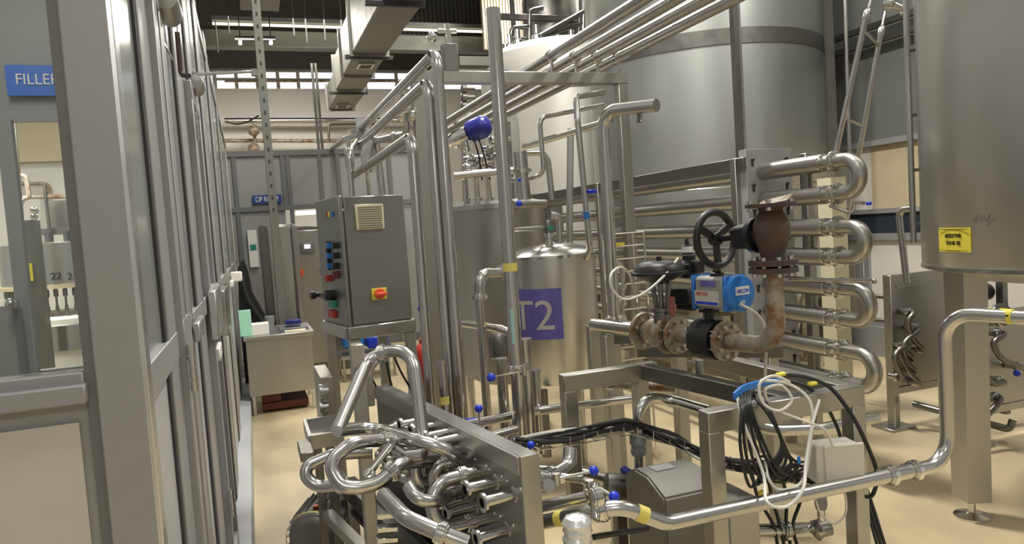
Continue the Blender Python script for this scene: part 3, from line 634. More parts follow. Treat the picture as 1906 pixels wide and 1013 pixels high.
# ---- additive tank ----
TC = V((4.0, 2.45, 0)); TR = .75
zt0 = at(1772, 512, X=3.28).z
tk = thing('additive_tank', 'big round steel tank with yellow label cut by the right edge of the photo', 'tank', TC)
k = B(); lathe(k, TC+UZ*zt0, UZ, [(.05, -.1), (TR*.7, -.05), (TR-.05, 0), (TR-.012, .018), (TR, .05), (TR, 2.9), (.1, 3.1)], 96); obj('shell', k, 'steel_tank', tk)
k = B(); lathe(k, TC+UZ*(zt0+.012), UZ, [(TR-.03, 0), (TR+.004, .004), (TR+.004, .02), (TR-.03, .024)], 96, cap=False); obj('bottom_rim', k, 'steel', tk)
for s, a in enumerate((math.atan2(2.71-2.45, 3.3-4.0), math.atan2(.26, -.7)+2.1, math.atan2(.26, -.7)-2.1)):
    d = V((math.cos(a), math.sin(a), 0)); e = TC+d*(TR-.05); s_ = V((-d.y, d.x, 0)); 
    k = B(); zb5 = .1
    hw0, hw1 = .07, .085
    prism(k, [e-s_*hw0+UZ*zb5, e+s_*hw0+UZ*zb5, e+s_*hw1+UZ*(zt0+.02), e-s_*hw1+UZ*(zt0+.02)], d*-.12+UZ*0); lg = obj('leg', k, 'steel_sheet', tk)
    e2 = e-d*.06
    k = B(); lathe(k, e2+UZ*0, UZ, [(.085, 0), (.085, .012), (.03, .022), (.018, .03), (.018, .1)], 28); obj('foot', k, 'steel_bright', lg)
# label on the curved shell
def on_tank(px, py, r=TR+.004):
    d = ray(px, py); o = EYE-TC; A = d.x**2+d.y**2; Bq = 2*(o.x*d.x+o.y*d.y); Cq = o.x**2+o.y**2-r*r
    t_ = (-Bq-math.sqrt(max(0, Bq*Bq-4*A*Cq)))/(2*A); return EYE+d*t_
def curved_label(px0, py0, px1, py1, lines, name, m, inkm, h, label):
    p, q = on_tank(px0, py1), on_tank(px1, py0); a0, a1 = math.atan2(p.y-TC.y, p.x-TC.x), math.atan2(q.y-TC.y, q.x-TC.x)
    if a1 < a0: a1 += 2*math.pi
    k = B(); n_ = 8; vs = []
    for i in range(n_+1):
        a = a0+(a1-a0)*i/n_; d = V((math.cos(a), math.sin(a), 0)); vs.append([k.verts.new(TC+d*(TR+rr_)+UZ*z) for rr_ in (.001, .003) for z in (p.z, q.z)])
    for u, v_ in zip(vs, vs[1:]):
        k.faces.new((u[2], u[3], v_[3], v_[2])); k.faces.new((u[0], v_[0], v_[1], u[1])); k.faces.new((u[1], v_[1], v_[3], u[3])); k.faces.new((u[0], u[2], v_[2], v_[0]))
    k.faces.new((vs[0][0], vs[0][1], vs[0][3], vs[0][2])); k.faces.new((vs[-1][0], vs[-1][2], vs[-1][3], vs[-1][1]))
    lb = obj(name, k, m, tk, label)
    am = (a0+a1)/2; d = V((math.cos(am), math.sin(am), 0)); ex = V((-d.y, d.x, 0)); W = (a1-a0)*TR
    hh = q.z-p.z
    k = B()
    for i, (s, wf) in enumerate(lines): text(k, s, TC+d*(TR+.0035)-ex*W*wf/2+UZ*(p.z+hh*(.60-.30*i)), ex, UZ, h, .0015, W*wf)
    for z in (p.z+hh*.06, q.z-hh*.06): obx(k, TC+d*(TR+.0035)+UZ*z, (W*.9, .002, .002), ex, d)
    obj('lettering', k, inkm, lb)
curved_label(1748, 424, 1806, 468, [('ADDITIVE', .5), ('TANK 02', .45)], 'label_plate', 'yellow', 'black', .02, 'yellow label with black lettering')
k = B(); pts = [on_tank(x, y, TR+.003) for x, y in ((1812, 402), (1818, 410), (1811, 414), (1822, 400), (1825, 412), (1832, 404), (1836, 412), (1842, 398), (1838, 420), (1850, 406), (1856, 410))]; tube(k, smooth(pts, 4), .0012, 5); obj('marker_writing', k, 'grey_plastic', tk, 'faint handwritten marker scribble')
# sight pipe and brackets on the tank's left flank
p = on_tank(1712, 300); cx_ = TC+(V((p.x, p.y, 0))-TC)*1.1
sx = at(1694, 250, X=None, Y=cx_.y+.05)
tp = thing('level_pipe', 'slim vertical pipe bracketed to the left flank of the big yellow-labelled tank', 'pipe', V((sx.x, sx.y, zt0)))
k = B(); tube(k, [V((sx.x, sx.y, zt0+.15)), V((sx.x, sx.y, 4))], .016, 12); obj('pipe_run', k, 'steel', tp)
for z in (zt0+.25, zt0+.55, zt0+.85, zt0+1.2, zt0+1.55):
    k = B(); tube(k, [V((sx.x, sx.y, z)), V((sx.x+.09, sx.y-.04, z+.005))], .009, 8); obj('bracket', k, 'steel_dark', tp)
b = B(); lathe(b, at(1661, 8, Y=3.2), V((.6, -.5, -.5)), [(.03, -.05), (.045, -.03), (.045, 0), (.02, .01), (.02, .06), (.035, .065), (.035, .08)], 18); solo('tank_valve', b, 'steel_bright', 'small bright valve at the top edge left of the yellow-labelled tank', 'valve')
pipe('slim tube with a top hook in front of the dark window at right', [at(1703, 388, X=4.2), at(1672, 390, X=4.2), at(1688, 528, X=4.15)], .022, bend=.05, name='bent_tube', n=12)
# ---- two plate units with curved hoses below the tank ----
def plate_unit(x0, x1, ytop, ybot, Y, label, hoses, posts, ftpx):
    p = at(x0, ybot, Y=Y); q = at(x1, ytop, Y=Y)
    t_ = thing('hose_station', label, 'machine', (p.x, Y, 0))
    k = B(); box(k, (p.x+.03, Y, p.z), (q.x, Y+.025, q.z), .003); box(k, (p.x+.04, Y-.02, q.z-.1), (q.x, Y, q.z-.09)); obj('panel', k, 'steel_sheet', t_)
    for x in (p.x, q.x):
        k = B(); box(k, (x-.02, Y-.02, .02), (x+.03, Y+.05, q.z), .003); lg = obj('post', k, 'steel_sheet', t_)
        k = B(); box(k, (x-.11, Y-.08, 0), (x+.12, Y+.12, .02), .003); obj('foot_plate', k, 'steel_sheet', lg)
    k = B(); box(k, (p.x, Y-.01, p.z-.05), (q.x, Y+.04, p.z), .003); obj('lower_rail', k, 'steel_sheet', t_)
    for pts in hoses:
        w_ = [at(x, y, Y=Y-.12) for x, y in pts]; w_ = [V((w_[0].x, Y, w_[0].z)), w_[0]]+w_[1:-1]+[w_[-1], V((w_[-1].x+.03, Y, w_[-1].z))]
        k = B(); tube(k, smooth(w_, 5), .021, 12); hs = obj('curved_hose', k, 'steel_dark', t_)
        for e in (w_[1], w_[-2]):
            k = B(); lathe(k, e+V((0, .02, 0)), UY, [(.026, 0), (.036, .004), (.036, .03), (.024, .034), (.024, .09)], 14); obj('coupling', k, 'steel', hs)
    return t_
plate_unit(1664, 1795, 497, 722, 4.0, 'steel valve panel with curved hoses left of the flat tank leg', [[(1700, 582), (1690, 600), (1700, 630), (1718, 650)], [(1712, 612), (1683, 640), (1688, 672), (1704, 690)], [(1690, 645), (1672, 655), (1690, 690), (1712, 712)], [(1700, 668), (1680, 650), (1665, 668), (1680, 705)]], 2, 1672)
hs2 = plate_unit(1806, 1990, 560, 765, 3.45, 'steel valve panel with curved hoses behind the tank leg, cut by the right edge', [[(1868, 622), (1850, 640), (1868, 670), (1905, 685)], [(1830, 668), (1818, 680), (1845, 712), (1868, 712)], [(1862, 742), (1840, 770), (1812, 800), (1800, 812)], [(1880, 585), (1865, 570), (1850, 580), (1872, 600)]], 2, 1830)
b = B(); sph(b, at(1893, 695, Y=3.3), .022); obj('valve_knob', b, 'blue', hs2, 'round blue knob')
pipe('floor-level bent pipe between the two valve panels at right', [at(1700, 752, Y=3.9), at(1880, 800, Y=3.35), at(1885, 782, Y=3.35)], .024, m='steel_dark')
for y0 in (548, 592):
    pipe(('upper' if y0 == 548 else 'lower')+' thin horizontal pipe between the third return bend and the left valve panel', [at(1560, y0, Y=4.6), at(1668, y0+6, Y=4.2)], .017, m='steel_dark', n=10)
b = B(); c = at(1822, 545, Y=3.7); lathe(b, c-UX*.06, UX, [(.03, 0), (.06, .02), (.06, .14), (.04, .17)], 18); cyl(b, c, c-UZ*.4, .02); solo('black_pump', b, 'black', 'small black round pump behind the flat tank leg', 'pump')
b = B(); p = at(1870, 540, Y=3.6); box(b, (p.x-.02, 3.6, 0.1), (p.x+.03, 3.65, zt0)); beam(b, V((p.x, 3.62, 1.2)), V((p.x+.9, 3.62, 1.18)), .04, .04); beam(b, V((p.x+.28, 3.62, .9)), V((p.x+.28, 3.62, 1.2)), .04, .04); solo('back_frame', b, 'steel_dark', 'dark steel frame under the big tank at the right edge', 'frame')

# ================= PORTAL FRAME AND OVERHEAD PIPES =================
PY = 4.5
pf = thing('portal_frame', 'square-tube steel portal frame carrying four overhead pipes in the middle', 'frame', (2.0, PY, 0))
tl = at(806, 143, Y=PY); trr = at(1160, 143, Y=PY); zf = (tl.z+trr.z)/2; sw = .075
pfl0 = at(790, 240, Y=PY).x-.01
k = B(); box(k, (pfl0-.045, PY, zf-.04), (trr.x+.035, PY+sw, zf+.035), .004); obj('top_beam', k, 'steel_sheet', pf)
k = B(); box(k, (trr.x-.04, PY, 0), (trr.x+.035, PY+sw, zf-.04), .004); obj('post', k, 'steel_sheet', pf)
lx = at(789, 300, Y=PY-.9).x
k = B(); pfl = at(790, 240, Y=PY); box(k, (pfl.x-.055, PY, 0), (pfl.x+.055, PY+sw, zf-.04-.0), .004); lf = obj('post', k, 'steel_sheet', pf)
# far portal
PY2 = 7.4
t2 = thing('portal_frame', 'second smaller portal frame further back behind the blue capped valve', 'frame', (2.5, PY2, 0))
tl2 = at(848, 222, Y=PY2); tr2 = at(962, 222, Y=PY2)
k = B(); box(k, (tl2.x, PY2, tl2.z-.04), (tr2.x, PY2+.1, tl2.z+.06), .004); obj('top_beam', k, 'steel_sheet', t2)
k = B(); box(k, (tr2.x-.08, PY2, 0), (tr2.x+.02, PY2+.1, tl2.z), .004); obj('post', k, 'steel_sheet', t2)
# upright box on top beam
k = B(); p = at(827, 133, Y=PY+.02); q = at(850, 82, Y=PY+.02); box(k, (p.x, PY, p.z+.0), (q.x, PY+.08, q.z), .004); ub = solo('conduit_box', k, 'wall_grey', 'small upright grey box standing on the left end of the portal beam', 'box')
k = B(); cyl(k, at(836, 82, Y=PY+.04), at(832, 44, Y=PY+.04), .018); c = at(832, 58, Y=PY+.04); cyl(k, c-UX*.06, c+UX*.06, .016); sph(k, c-UX*.1-UZ*.04, .035); solo('sensor_fitting', k, 'steel_bright', 'bright valve fitting on top of the upright grey box', 'fitting')
# four overhead pipes
names4 = ['leftmost', 'second from left', 'second from right', 'rightmost']
for i, px in enumerate((1028, 1073, 1113, 1153)):
    p = at(px, 112 - i*1.0, Y=PY+.03); zz = zf+.145
    p = V((at(px, 125, Y=PY+.03).x, PY+.03, zz))
    e = V((p.x, 9.6, zz)); s_ = V((p.x, 1.2, zz))
    t_ = thing('overhead_pipe', names4[i]+' of the four overhead pipes crossing the top of the portal frame', 'pipe', s_)
    k = B(); tube(k, [s_, e], .034, 18); obj('pipe_run', k, 'steel_matte', t_)
    k = B(); cyl(k, V((p.x, PY+.035, zf+.035)), V((p.x, PY+.035, zz-.03)), .011, n=8); lathe(k, V((p.x, PY+.02, zz)), UY, [(.035, 0), (.042, .002), (.042, .028), (.035, .03)], 18); obj('hanger', k, 'steel_bright', t_)
# left pair of loop pipes and their runs to the back
b1 = at(808, 100, Y=3.35)
def loop(px_top, py_top, px_bot, Y, px_far, label, zbot=.62, clamps=(.55,), tapes=()):
    P = at(px_top, py_top, Y=Y); far = go(P, 'y', px_far); bot = V((P.x, P.y, zbot))
    return pipe(label, [far, P, bot], .027, bend=.085, clamps=clamps, tapes=tapes)
loop(812, 96, 868, 3.3, 667, 'tallest loop pipe left of the portal, bending back over the beam', clamps=())
loop(797, 152, 850, 3.35, 664, 'second tall loop pipe just left of and below the tallest one', clamps=(), tapes=())
loop(766, 254, 810, 3.45, 652, 'shortest of the three loop pipes, next to the control cabinet', clamps=(), tapes=())
pipe('pipe continuing from the tall loops toward the back wall', [at(660, 246, Y=5.9), at(618, 276, Y=FY)], .034)
# short vertical with tee left of portal
pipe('short riser with clamps behind the loop pipes at the portal corner', [at(757, 196, Y=4.6), at(757, 250, Y=4.6), at(700, 262, Y=5.6)], .024, bend=.05, clamps=(.05, .4))
cb = thing('valve_cluster', 'small cluster of bright clamps at the loop pipes above the control cabinet', 'valve', at(752, 210, Y=4.5))
for (x, y, d) in ((745, 214, UX), (758, 205, UZ), (765, 216, UX), (752, 200, UY), (747, 160, UX), (740, 178, UZ)):
    k = B(); clampbm(k, at(x, y, Y=4.5), d, .028); obj('clamp', k, 'steel_bright', cb)
# pipes above the cabinet (behind)
pipe('bent pipe going down behind the cabinet top, right one', [at(640, 262, Y=5.9), at(697, 240, Y=5.7), at(712, 362, Y=5.7)], .03, bend=.09)
pipe('thin loop of pipe near the left end of the loop pipes', [at(655, 365, Y=5.2), at(650, 285, Y=5.2), at(668, 262, Y=5.6), at(690, 255, Y=5.9)], .022, bend=.08)
pipe('slim straight riser behind the control cabinet', [at(687, 365, Y=5.4), at(682, 300, Y=5.4)], .014, m='rusty_pipe', n=8)
t_ = thing('butterfly_valve', 'round bright valve ring hanging at the ends of the loop pipes', 'valve', at(652, 300, Y=5.3))
k = B(); c = at(651, 296, Y=5.3); lathe(k, c-UX*.03, UX, [(.05, 0), (.085, .005), (.085, .05), (.05, .055)], 20); obj('ring', k, 'steel_bright', t_)
k = B(); cyl(k, c, c+UZ*.16, .014); obj('stem', k, 'steel', t_)
for x, y in ((676, 250), (684, 292)):
    k = B(); c = at(x, y, Y=5.6); box(k, c-V((.05, .01, .12)), c+V((.05, .01, .12))); solo('hanger_plate', k, 'alu_grey', ('upper' if y == 250 else 'lower')+' grey bracket plate holding the loop pipes above the cabinet', 'bracket')
# tall single pipe
tp_ = at(917, 16, Y=3.0)
t_ = pipe('tallest free-standing pipe with yellow bands in front of the T2 tank', [tp_, V((tp_.x, 3.0, .45))], .031, tapes=(.52,), clamps=(.73,), cap_ends=False, n=22)
k = B(); c = go(V((tp_.x-.004, 2.967, 1)), 'z', 640); c2 = go(V((tp_.x, 2.967, 1)), 'z', 575); box(k, (tp_.x-.026, 2.962, c.z), (tp_.x-.012, 2.972, c2.z)); obj('teal_label', k, 'teal_label', t_, 'pale teal label strip')
pipe('short thick pipe beside the foot of the tallest pipe, with yellow band', [V((tp_.x+.055, 3.03, .5)), V((tp_.x+.055, 3.03, 1.15))], .027, cap_ends=True)
# pipe D with arm to right
pd = at(1122, 230, Y=3.3)
elb = go(pd, 'z', 205)
pipe('tall pipe with a right-pointing open arm at its top, centre', [at(1222, 196, Y=3.0), V((elb.x, 3.3, at(1130, 207, Y=3.3).z)), V((elb.x, 3.3, 1.12))], .031, bend=.085, clamps=(.975,), cap_ends=False, n=22)
k = B(); c = at(1190, 216, Y=3.12); lathe(k, c-UZ*.02, UZ, [(.018, -.01), (.012, .0), (.012, .04)], 12); solo('nozzle', k, 'steel_dark', 'small nozzle under the open arm of the tall centre pipe', 'nozzle')
# slanted thin pipe (spray line) to T2 lid
spray = pipe('slim slanting pipe with a blue clip reaching down to the T2 lid', [at(1124, 172, Y=4.3), at(1072, 180, Y=4.1), at(1075, 225, Y=4.05), at(1098, 462, Y=4.05), at(1090, 488, Y=4.1), at(1072, 480, Y=4.2)], .019, bend=.06, clamps=(.73,), n=14)
k = B(); c = at(1101, 357, Y=4.04); obx(k, c, (.06, .03, .025), bev=.005); obj('valve_handle', k, 'blue', spray, 'blue valve handle')
k = B(); c = at(1092, 408, Y=4.04); lathe(k, c, UZ, [(.021, 0), (.021, .045)], 14); obj('clip_ring', k, 'blue_light', spray, 'blue clip ring')
bentslim = pipe('bent slim pipe looping in front of the pale tank', [at(1122, 196, Y=5.2), at(1004, 219, Y=5.0), at(1013, 328, Y=5.0), at(968, 334, Y=5.1)], .018, bend=.08)
pipe('long slanted pipe in front of the pale tank, behind the slanting one', [at(1140, 224, Y=5.2), at(975, 273, Y=6.1)], .028, m='steel')
pipe('curved pipe dropping from a flange left of the pale tank', [at(975, 285, Y=5.6), at(1018, 283, Y=5.6), at(1028, 372, Y=5.6)], .026, bend=.1)
pipe('slim slanted brace tube behind the T2 lid', [at(1062, 240, Y=5.8), V((at(1040, 500, Y=5.8).x, 5.8, 0))], .03, m='steel_wall')
# ================= TANKS T1 AND T2 =================
T2 = V((at(1032, 600, Y=4.35).x, 4.35, 0)); dT = (MW.transposed() @ (V((T2.x, 4.35, 1.3))-EYE)).z
rT = 83*dT/F; zb2 = at(1035, 722, Y=4.35-rT).z; zt3 = at(1035, 478, Y=4.35-rT).z
t_ = thing('process_tank', 'cylindrical steel tank with the purple T2 sticker and domed lid', 'tank', T2)
k = B(); lathe(k, T2+UZ*zb2, UZ, [(rT*.5, -.03), (rT*.96, 0), (rT, .02), (rT, zt3-zb2)], 64); obj('shell', k, 'steel_tank', t_)
k = B(); lathe(k, T2+UZ*zt3, UZ, [(rT+.006, -.012), (rT+.006, .006), (rT*.95, .02), (rT*.8, .045), (rT*.5, .07), (rT*.25, .08), (.02, .083)], 64); obj('domed_lid', k, 'steel_bright', t_)
for a in (30, 150, 270):
    e = T2+V((math.cos(math.radians(a)), math.sin(math.radians(a)), 0))*rT*.8; k = B(); cyl(k, e, e+UZ*(zb2+.03), .03); obj('leg', k, 'steel', t_)
def on_cyl(px, py, c, r):
    d = ray(px, py); o = EYE-c; A = d.x**2+d.y**2; Bq = 2*(o.x*d.x+o.y*d.y); Cq = o.x**2+o.y**2-r*r
    return EYE+d*((-Bq-math.sqrt(max(0, Bq*Bq-4*A*Cq)))/(2*A))
# sticker bent round the shell, with its letters
def bend_label(c, r, px0, py0, px1, py1, m, name, parent, label, letters=None):
    p, q = on_cyl(px0, py1, c, r), on_cyl(px1, py0, c, r); a0, a1 = math.atan2(p.y-c.y, p.x-c.x), math.atan2(q.y-c.y, q.x-c.x)
    if a1 < a0: a1 += 2*math.pi
    k = B(); vs = []
    for i in range(13):
        a = a0+(a1-a0)*i/12; d = V((math.cos(a), math.sin(a), 0)); vs.append([k.verts.new(c+d*(r+rr_)+UZ*z) for rr_ in (.001, .0025) for z in (p.z, q.z)])
    for u, v_ in zip(vs, vs[1:]):
        k.faces.new((u[2], u[3], v_[3], v_[2])); k.faces.new((u[0], v_[0], v_[1], u[1])); k.faces.new((u[1], v_[1], v_[3], u[3])); k.faces.new((u[0], u[2], v_[2], v_[0]))
    k.faces.new((vs[0][0], vs[0][1], vs[0][3], vs[0][2])); k.faces.new((vs[-1][0], vs[-1][2], vs[-1][3], vs[-1][1]))
    lb = obj(name, k, m, parent, label)
    if letters:
        s, hfrac, mm, x0f, x1f = letters; hh = q.z-p.z; W = (a1-a0)*r; k = B()
        text(k, s, V((W*x0f, 0, 0)), UX, UY, hh*hfrac, .0015, W*(x1f-x0f))
        bmesh.ops.subdivide_edges(k, edges=[e for e in k.edges if e.calc_length() > .03], cuts=4)
        for v in k.verts:
            a = a0+v.co.x/r; v.co = c+V((math.cos(a), math.sin(a), 0))*(r+.003+max(0, v.co.z))+UZ*(p.z+hh*.2+v.co.y)
        obj('lettering', k, mm, lb)
bend_label(T2, rT, 958, 536, 1044, 629, 'purple', 'sticker', t_, 'purple sticker with white T2', ('T2', .6, 'panel_cream', .1, .86))
k = B(); c = V((T2.x, T2.y, zt3+.07)); lathe(k, c, UZ, [(.05, 0), (.05, .01), (.025, .015), (.025, .05), (.034, .055), (.034, .075)], 20); top_ = c+UZ*.07; obj('top_nozzle', k, 'steel_bright', t_)
sg = thing('sight_valve', 'dark vertical valve with green glass over the T2 lid', 'valve', top_)
k = B(); tube(k, [top_, go(top_, 'z', 388)], .017, 12); obj('pipe_run', k, 'steel_dark', sg)
k = B(); c = go(top_, 'z', 422); lathe(k, c-UZ*.045, UZ, [(.02, 0), (.032, .02), (.032, .07), (.02, .09)], 16); obj('valve_body', k, 'steel_dark', sg); k = B(); lathe(k, c-UZ*.01, -UY, [(.018, .02), (.018, .042)], 14); obj('sight_glass', k, 'green', sg, 'dark green sight glass')
pipe('slim horizontal pipe joining the sight valve above T2 to the tall pipe', [at(955, 428, Y=4.2), at(1016, 424, Y=4.35)], .014)
pipe('curved pipe behind the sight valve over the T2 tank', [at(1024, 400, Y=4.55), at(1040, 402, Y=4.55), V((at(1041, 450, Y=4.55).x, 4.55, 1.4))], .024, bend=.06)
# T1 tank
T1 = V((at(932, 500, Y=5.5).x, 5.5, 0)); d1 = (MW.transposed() @ (V((T1.x, 5.5, 1.3))-EYE)).z; r1 = 90*d1/F
zt4 = at(932, 383, Y=5.5-r1).z
t1tank = t_ = thing('process_tank', 'plain large steel tank with fittings on its lid, left behind the T2 tank', 'tank', T1)
k = B(); lathe(k, T1+UZ*.5, UZ, [(r1*.6, -.06), (r1, .03), (r1, zt4-.5)], 64); obj('shell', k, 'steel_sheet', t_)
k = B(); lathe(k, T1+UZ*(zt4-.01), UZ, [(r1+.02, -.005), (r1+.02, .03), (r1, .035), (.3, .06), (.05, .07)], 64); obj('lid', k, 'steel', t_)
for a in (40, 160, 280):
    e = T1+V((math.cos(math.radians(a)), math.sin(math.radians(a)), 0))*r1*.8; k = B(); cyl(k, e, e+UZ*.5, .035); obj('leg', k, 'steel', t_)
for i, (x, h_) in enumerate(((868, 60), (893, 70), (920, 58), (950, 40))):
    p = V((at(x, 372, Y=5.4).x, 5.4+.06*i, zt4+.02)); q = go(p, 'z', 376-h_); k = B(); tube(k, fillet([p, q, q+V((.12, .02, 0))], .06), .022, 12); obj('nozzle_pipe', k, 'steel_bright', t_)
    k = B(); clampbm(k, p+UZ*.05, UZ, .022); obj('clamp', k, 'steel_bright', t_)
# manifold with blue-capped motor
mv = thing('capped_agitator', 'valve motor with dark blue cap on the pipework above the plain tank', 'motor', at(890, 250, Y=5.2))
k = B(); c = at(893, 238, Y=5.1); dd = V((.75, -.5, .3)).normalized(); lathe(k, c-dd*.1, dd, [(.05, 0), (.076, .015), (.084, .05), (.084, .13), (.07, .165), (.04, .185), (.01, .19)], 24); obj('blue_cap', k, 'blue_dark', mv, 'dark blue plastic cap')
k = B(); lathe(k, c-dd*.2, dd, [(.03, -.1), (.05, -.02), (.06, 0), (.06, .1)], 18); obj('motor_body', k, 'steel_bright', mv)
k = B()
for i in range(26):
    p = c+V((random.uniform(-.16, .16), random.uniform(0, .12), random.uniform(-.34, -.06))); d = random.choice((UX, UZ, V((.7, -.7, 0)))); lathe(k, p, d, [(.02, 0), (.034, .01), (.034, .04), (.018, .05), (.018, .09)], 12)
obj('fitting_cluster', k, 'steel_bright', mv)
k = B(); 
for s in (-1, 1): tube(k, smooth([c+V((.02*s-.05, -.02, -.05)), c+V((.02*s-.02, -.05, -.2)), c+V((.03*s+.02, 0, -.38))]), .006, 6)
obj('cable', k, 'cable_black', mv)
pipe('bright horizontal pipe under the blue capped motor', [at(845, 327, Y=5.0), at(955, 318, Y=4.9)], .028)
pipe('upper thin horizontal pipe behind the blue capped motor', [at(862, 296, Y=5.3), at(935, 292, Y=5.3)], .022)
pipe('vertical pipe rising beside the blue capped motor to the tank lid', [at(862, 262, Y=5.3), at(866, 376, Y=5.3)], .018)
pipe('short fat vertical pipe stub right of the tallest pipe', [at(968, 283, Y=5.0), at(976, 372, Y=5.0)], .05, clamps=(.4,))
for (x, y, lab) in ((966, 379, 'blue ball knob on the rim above T2, left of its sight valve'), (967, 335, 'tiny blue cap on the bent slim pipe end')):
    k = B(); sph(k, at(x, y, Y=4.6), .022 if y == 379 else .013); obj('ball_knob', k, 'blue', t1tank if y == 379 else bentslim, 'blue knob')
pipe('angled rail pipe running right from the tank rim to the pipe bank', [at(955, 381, Y=4.9), at(1015, 379, Y=5.0)], .03, m='steel_sheet')
# coil of cables on the left portal post
for i in range(4):
    c = at(847, 290, Y=4.1); k = B(); r_ = .075+.012*i; tube(k, [c+V((math.cos(a)*.035, .4+i*.01, math.sin(a)*r_*1.6)) for a in [j*2*math.pi/24 for j in range(25)]], .006, 6); solo('cable_coil', k, 'cable_black', 'loop of dark cable hung beside the left portal post', 'cable', 'cable loops at the portal post')
# background rack pipes near the far portal
for i in range(5):
    y = 205+i*16; k = B(); c = at(858, y-40, Y=7.8); 
    lathe(k, c, UX, [(.03, 0), (.05, .01), (.05, .06), (.02, .07), (.02, .16)], 10); solo('pipe_fitting', k, 'steel_dark', 'small pipe fitting in the dense cluster under the portal beam', 'fitting', 'fittings under the portal beam')
# ============ HIGH PLATFORM EQUIPMENT, top centre ============
EQ = 12.6
pl = thing('platform_vessel', 'dark round vessel among pipes on the high platform, top centre', 'vessel', at(1020, 90, Y=EQ))
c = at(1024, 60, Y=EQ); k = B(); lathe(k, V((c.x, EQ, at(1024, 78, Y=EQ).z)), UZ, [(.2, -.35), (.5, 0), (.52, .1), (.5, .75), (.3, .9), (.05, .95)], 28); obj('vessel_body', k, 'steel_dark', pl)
k = B(); 
for x in (990, 1024, 1052): p = at(x, 78, Y=EQ); cyl(k, p, go(p, 'z', 118), .04, n=8)
obj('outlet_pipes', k, 'steel', pl)
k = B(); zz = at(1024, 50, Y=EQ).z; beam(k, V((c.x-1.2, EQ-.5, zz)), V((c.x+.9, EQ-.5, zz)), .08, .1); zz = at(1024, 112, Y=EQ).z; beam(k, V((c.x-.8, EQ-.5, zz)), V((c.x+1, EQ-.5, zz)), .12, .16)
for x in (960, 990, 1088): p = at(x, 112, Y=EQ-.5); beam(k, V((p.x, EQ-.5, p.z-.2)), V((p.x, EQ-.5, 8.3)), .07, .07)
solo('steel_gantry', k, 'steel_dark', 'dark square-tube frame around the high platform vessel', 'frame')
for i, (pts, r, lab) in enumerate(((([(950, 110), (952, 52), (985, 50)]), .04, 'bent grey pipe left of the dark platform vessel'), ([(985, 95), (986, 20), (1010, 15)], .04, 'tall bent pipe close left of the dark platform vessel'), ([(948, 72), (1015, 74)], .035, 'short level pipe left of the dark platform vessel'),
   ([(1085, 112), (1088, -20)], .05, 'bright vertical pipe right of the dark platform vessel'), ([(1076, 100), (1079, 30)], .03, 'slim vertical pipe right of the dark platform vessel'), ([(965, 90), (1100, 15)], .05, 'slanting pipe crossing in front of the dark platform vessel'), ([(950, 95), (1110, 35)], .04, 'lower slanting pipe under the dark platform vessel'))):
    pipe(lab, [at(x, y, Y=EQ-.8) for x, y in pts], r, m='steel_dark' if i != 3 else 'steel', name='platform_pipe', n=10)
for i, x in enumerate((950, 965, 1000, 1040, 1065, 1088)):
    k = B(); p = at(x, 98-(i % 3)*9, Y=EQ-1.0); lathe(k, p, UZ, [(.05, 0), (.1, .02), (.1, .12), (.05, .15), (.05, .3)], 12); solo('platform_fitting', k, 'steel', 'steel valve fitting on the high platform pipes', 'fitting', 'fittings on the high platform')
k = B(); p = at(945, 92, Y=11.8); lathe(k, at(928, 105, Y=11.8), V((1, .1, .1)), [(.02, 0), (.2, .1), (.2, .5), (.02, .6)], 20); solo('round_housing', k, 'steel_sheet', 'round steel housing behind the top of the tallest pipe', 'housing')
k = B(); p = at(855, 104, Y=9.5); q = at(915, 122, Y=9.5); box(k, (p.x, 9.5, q.z), (q.x, 9.9, p.z)); beam(k, V((p.x-.4, 9.6, q.z-.1)), V((q.x+.25, 9.6, q.z-.1)), .1, .12); solo('service_beam', k, 'galvanised', 'dark horizontal beam and box seen just above the portal beam', 'beam')

# ================= CONTROL CABINET AND STAND =================
CZ = 1.19
cn = at(657, 607, Z=CZ); Ac = math.radians(9.1); cu, cv = SU, SV
cr_ = go(cn, 'u', 768); cl_ = go(cn, 'v', 613); wC = (cr_-cn).length; dC = max((cl_-cn).length, .18)
hC = go(cn, 'z', 366).z-CZ
cc = thing('control_cabinet', 'steel control cabinet with switches, red-yellow isolator and vent grille', 'cabinet', cn)
k = B(); obx(k, cn+cu*wC/2+cv*dC/2+UZ*hC/2, (wC, dC, hC), cu, cv, .006); obj('body', k, 'steel_cab', cc)
dth = .02
k = B(); obx(k, cn-cu*(.006+dth/2)+cv*dC/2+UZ*hC/2, (dth, dC+.01, hC+.01), cu, cv, .004); dr = obj('door', k, 'steel_cab', cc)
k = B(); obx(k, cn-cu*.004+cv*.012+UZ*hC/2, (.008, .02, hC), cu, cv); obj('door_seal', k, 'gasket', cc)
def onfront(px, py): return atp(px, py, cn, cv)
def onside(px, py): return atp(px, py, cn-cu*(.006+dth), cu)
k = B(); p, q = onfront(663, 429), onfront(711, 379); W_ = (q-p).dot(cu); Hh = q.z-p.z
obx(k, p+cu*W_/2+UZ*Hh/2-cv*.008, (W_, .016, Hh), cu, cv, .003); gr = obj('vent_grille', k, 'cream_plastic', cc, 'cream louvred vent grille')
k = B()
for i in range(10): obx(k, p+cu*W_/2+UZ*(Hh*(i+.9)/11.2)-cv*.018, (W_*.86, .006, Hh*.026), cu, cv)
obj('louvre_gap', k, 'maroon' if 0 else 'motor_grey', gr)
k = B(); p, q = onfront(692, 559), onfront(718, 535); W_ = (q-p).dot(cu); Hh = q.z-p.z; ctr = p+cu*W_/2+UZ*Hh/2
